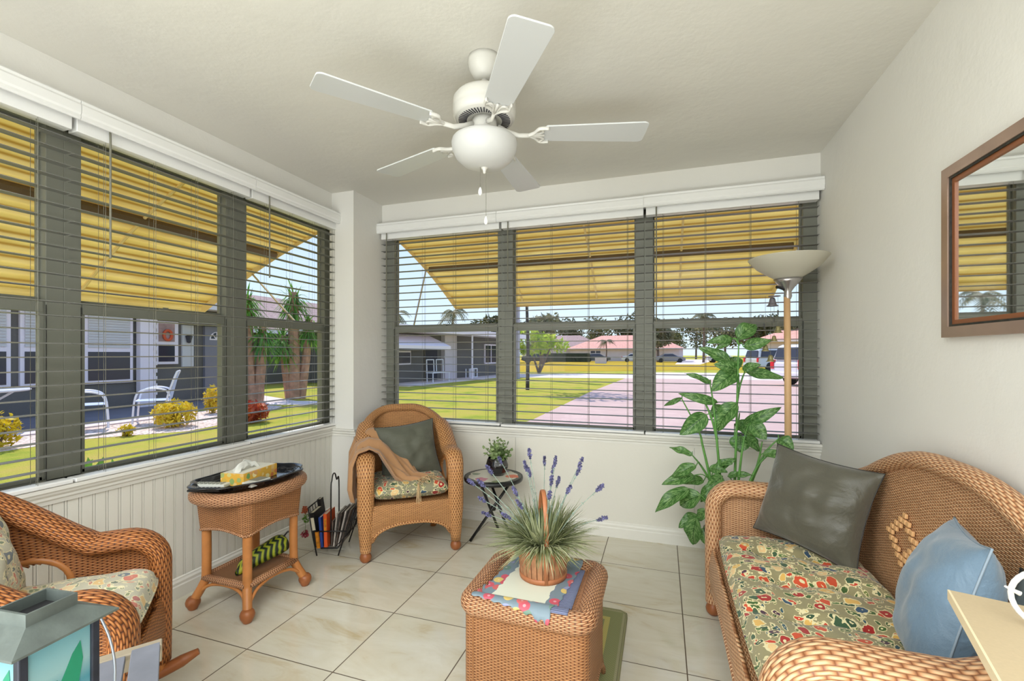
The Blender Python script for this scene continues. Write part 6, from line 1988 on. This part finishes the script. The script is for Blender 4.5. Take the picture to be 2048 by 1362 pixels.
LX, LY = -1.036, .487
ln_ = thing('candle_lantern', 'weathered grey metal lantern with teal glass and a painted green leaf', 'lantern', (LX, LY, .501), math.radians(5.6))
M_LM = plain('weathered_pewter', srgb(98, 106, 102), .5, .4, var=.25, vscale=18, bump=.0006, bscale=80)
M_LD = plain('dark_lantern_metal', srgb(44, 48, 60), .45, .3, var=.4, vscale=25)
def Lz(z): return z - .501
hb, hr_ = .052, .0775
mb = MB()
zr0, zr1 = Lz(.775), Lz(.798); hi = .037
for k in range(4):
    R_ = rotz(k * PI / 2)
    mb.face([R_ @ Vector(p_) for p_ in ((-hr_, -hr_, zr0), (hr_, -hr_, zr0), (hi, -hi, zr1), (-hi, -hi, zr1))])
    mb.face([R_ @ Vector(p_) for p_ in ((-hr_, -hr_, zr0 - .004), (hr_, -hr_, zr0 - .004), (hr_, -hr_, zr0), (-hr_, -hr_, zr0))])
mb.face([(-hr_, -hr_, zr0 - .004), (hr_, -hr_, zr0 - .004), (hr_, hr_, zr0 - .004), (-hr_, hr_, zr0 - .004)])
mb.build('roof', M_LM, ln_)
mb = MB(); zt_ = Lz(.819)
for k in range(4):
    R_ = rotz(k * PI / 2)
    o_, i_ = hi, hi - .004
    mb.face([R_ @ Vector(p_) for p_ in ((-o_, -o_, zr1 - .002), (o_, -o_, zr1 - .002), (o_, -o_, zt_), (-o_, -o_, zt_))])
    mb.face([R_ @ Vector(p_) for p_ in ((-i_, -i_, zr1 - .002), (i_, -i_, zr1 - .002), (i_, -i_, zt_), (-i_, -i_, zt_))])
    mb.face([R_ @ Vector(p_) for p_ in ((-o_, -o_, zt_), (o_, -o_, zt_), (i_, -i_, zt_), (-i_, -i_, zt_))])
mb.build('chimney_collar', M_LM, ln_)
MB().bx(-hi + .004, hi - .004, -hi + .004, hi - .004, zr1 - .001, zr1 + .001).build('collar_floor', plain('near_black', (.004, .004, .005), .8), ln_)  # near-black plate across the bottom of the collar
for sx in (-1, 1):
    for sy in (-1, 1):
        MB().box((sx * hb, sy * hb, (Lz(.771) + .01) / 2), (.013, .013, Lz(.771) - .01)).build('corner_post', M_LD, ln_, bevel=.002)
MB().bx(-hb - .012, hb + .012, -hb - .012, hb + .012, 0, .014).build('base', M_LD, ln_, bevel=.002)
m_, t = newmat('teal_frosted_glass')
tcn = N(t, 'TexCoord'); s_ = N(t, 'SeparateXYZ'); L(t, tcn.outputs['Object'], s_.inputs[0])
c = ramp(t, math_(t, 'DIVIDE', s_.outputs[2], .27), [(.1, srgb(196, 228, 226)), (.45, srgb(160, 204, 214)), (.62, srgb(104, 176, 190)), (.75, srgb(180, 216, 218)), (.95, srgb(150, 206, 216))])
finish(t, c, .35, transl=.5, emit=None); M_TEAL = m_
M_LEAFP = plain('painted_green_leaf', srgb(28, 128, 96), .4)
for k in range(4):
    R_ = rotz(k * PI / 2)
    mb = MB(); mb.box((0, 0, 0), (2 * hb - .012, .003, Lz(.771) - .016)); mb.v = [tuple(R_ @ (Vector(v) + Vector((0, -hb, (Lz(.771) + .014) / 2)))) for v in mb.v]
    gp_ = mb.build('glass_pane', M_TEAL, ln_)
    mb = MB()
    for lobe in ([(-.026, .06), (-.036, .185), (-.022, .192), (-.004, .190), (.000, .06)], [(-.012, .06), (-.008, .165), (.004, .190), (.018, .222), (.030, .238), (.034, .205), (.028, .17), (.014, .06)]):
        pts = [(x, z) for x, z in lobe]
        mb.prism(pts, -.0024, -.0016, ax='y')
    mb.v = [tuple(R_ @ (Vector(v) + Vector((0, -hb, 0)))) for v in mb.v]
    mb.build('painted_leaf', M_LEAFP, gp_)
mb = MB(); mb.tube(smooth_path([(hb + .006, .058, Lz(.768)), (hb + .020, .066, Lz(.72)), (hb + .026, .070, Lz(.66)), (hb + .018, .068, Lz(.58)), (hb + .01, .064, Lz(.52))], 5), .0022, 8)
mb.build('hanging_wire', plain('grey_wire', srgb(150, 156, 166), .35, .6), ln_, smooth=True)

db = thing('beige_desk', 'corner of a beige laminate desk in the right foreground', 'desk', (.521, 1.08, 0), math.radians(-15.5))
M_BEI = plain('beige_laminate', srgb(196, 176, 142), .45, var=.03, vscale=150)
MB().bx(0, .345, -.52, 0, .782, .800).build('desktop', M_BEI, db)
MB().bx(-.0035, 0, -.52, 0.0, .782, .8002).build('edge_band', plain('cream_edge_band', srgb(232, 214, 178), .5), db)
MB().bx(.19, .208, -.50, -.16, 0, .782).build('side_panel', M_BEI, db)
cl_ = thing('white_cable_loop', 'white looped cable standing on the beige desk at the right edge', 'cable', (.556, .955, .801))
MB().tube([(.045 + .05 * math.cos(a), -.02 * math.cos(a), .052 + .05 * math.sin(a)) for a in [k * PI / 16 for k in range(33)]], .0042, 8, caps=False).build('loop', M_WHITE, cl_, smooth=True)
MB().tube([(-.004, .0, .06), (-.022, .004, .068)], [.004, .0015], 8).build('plug_tip', M_WHITE, cl_, smooth=True)
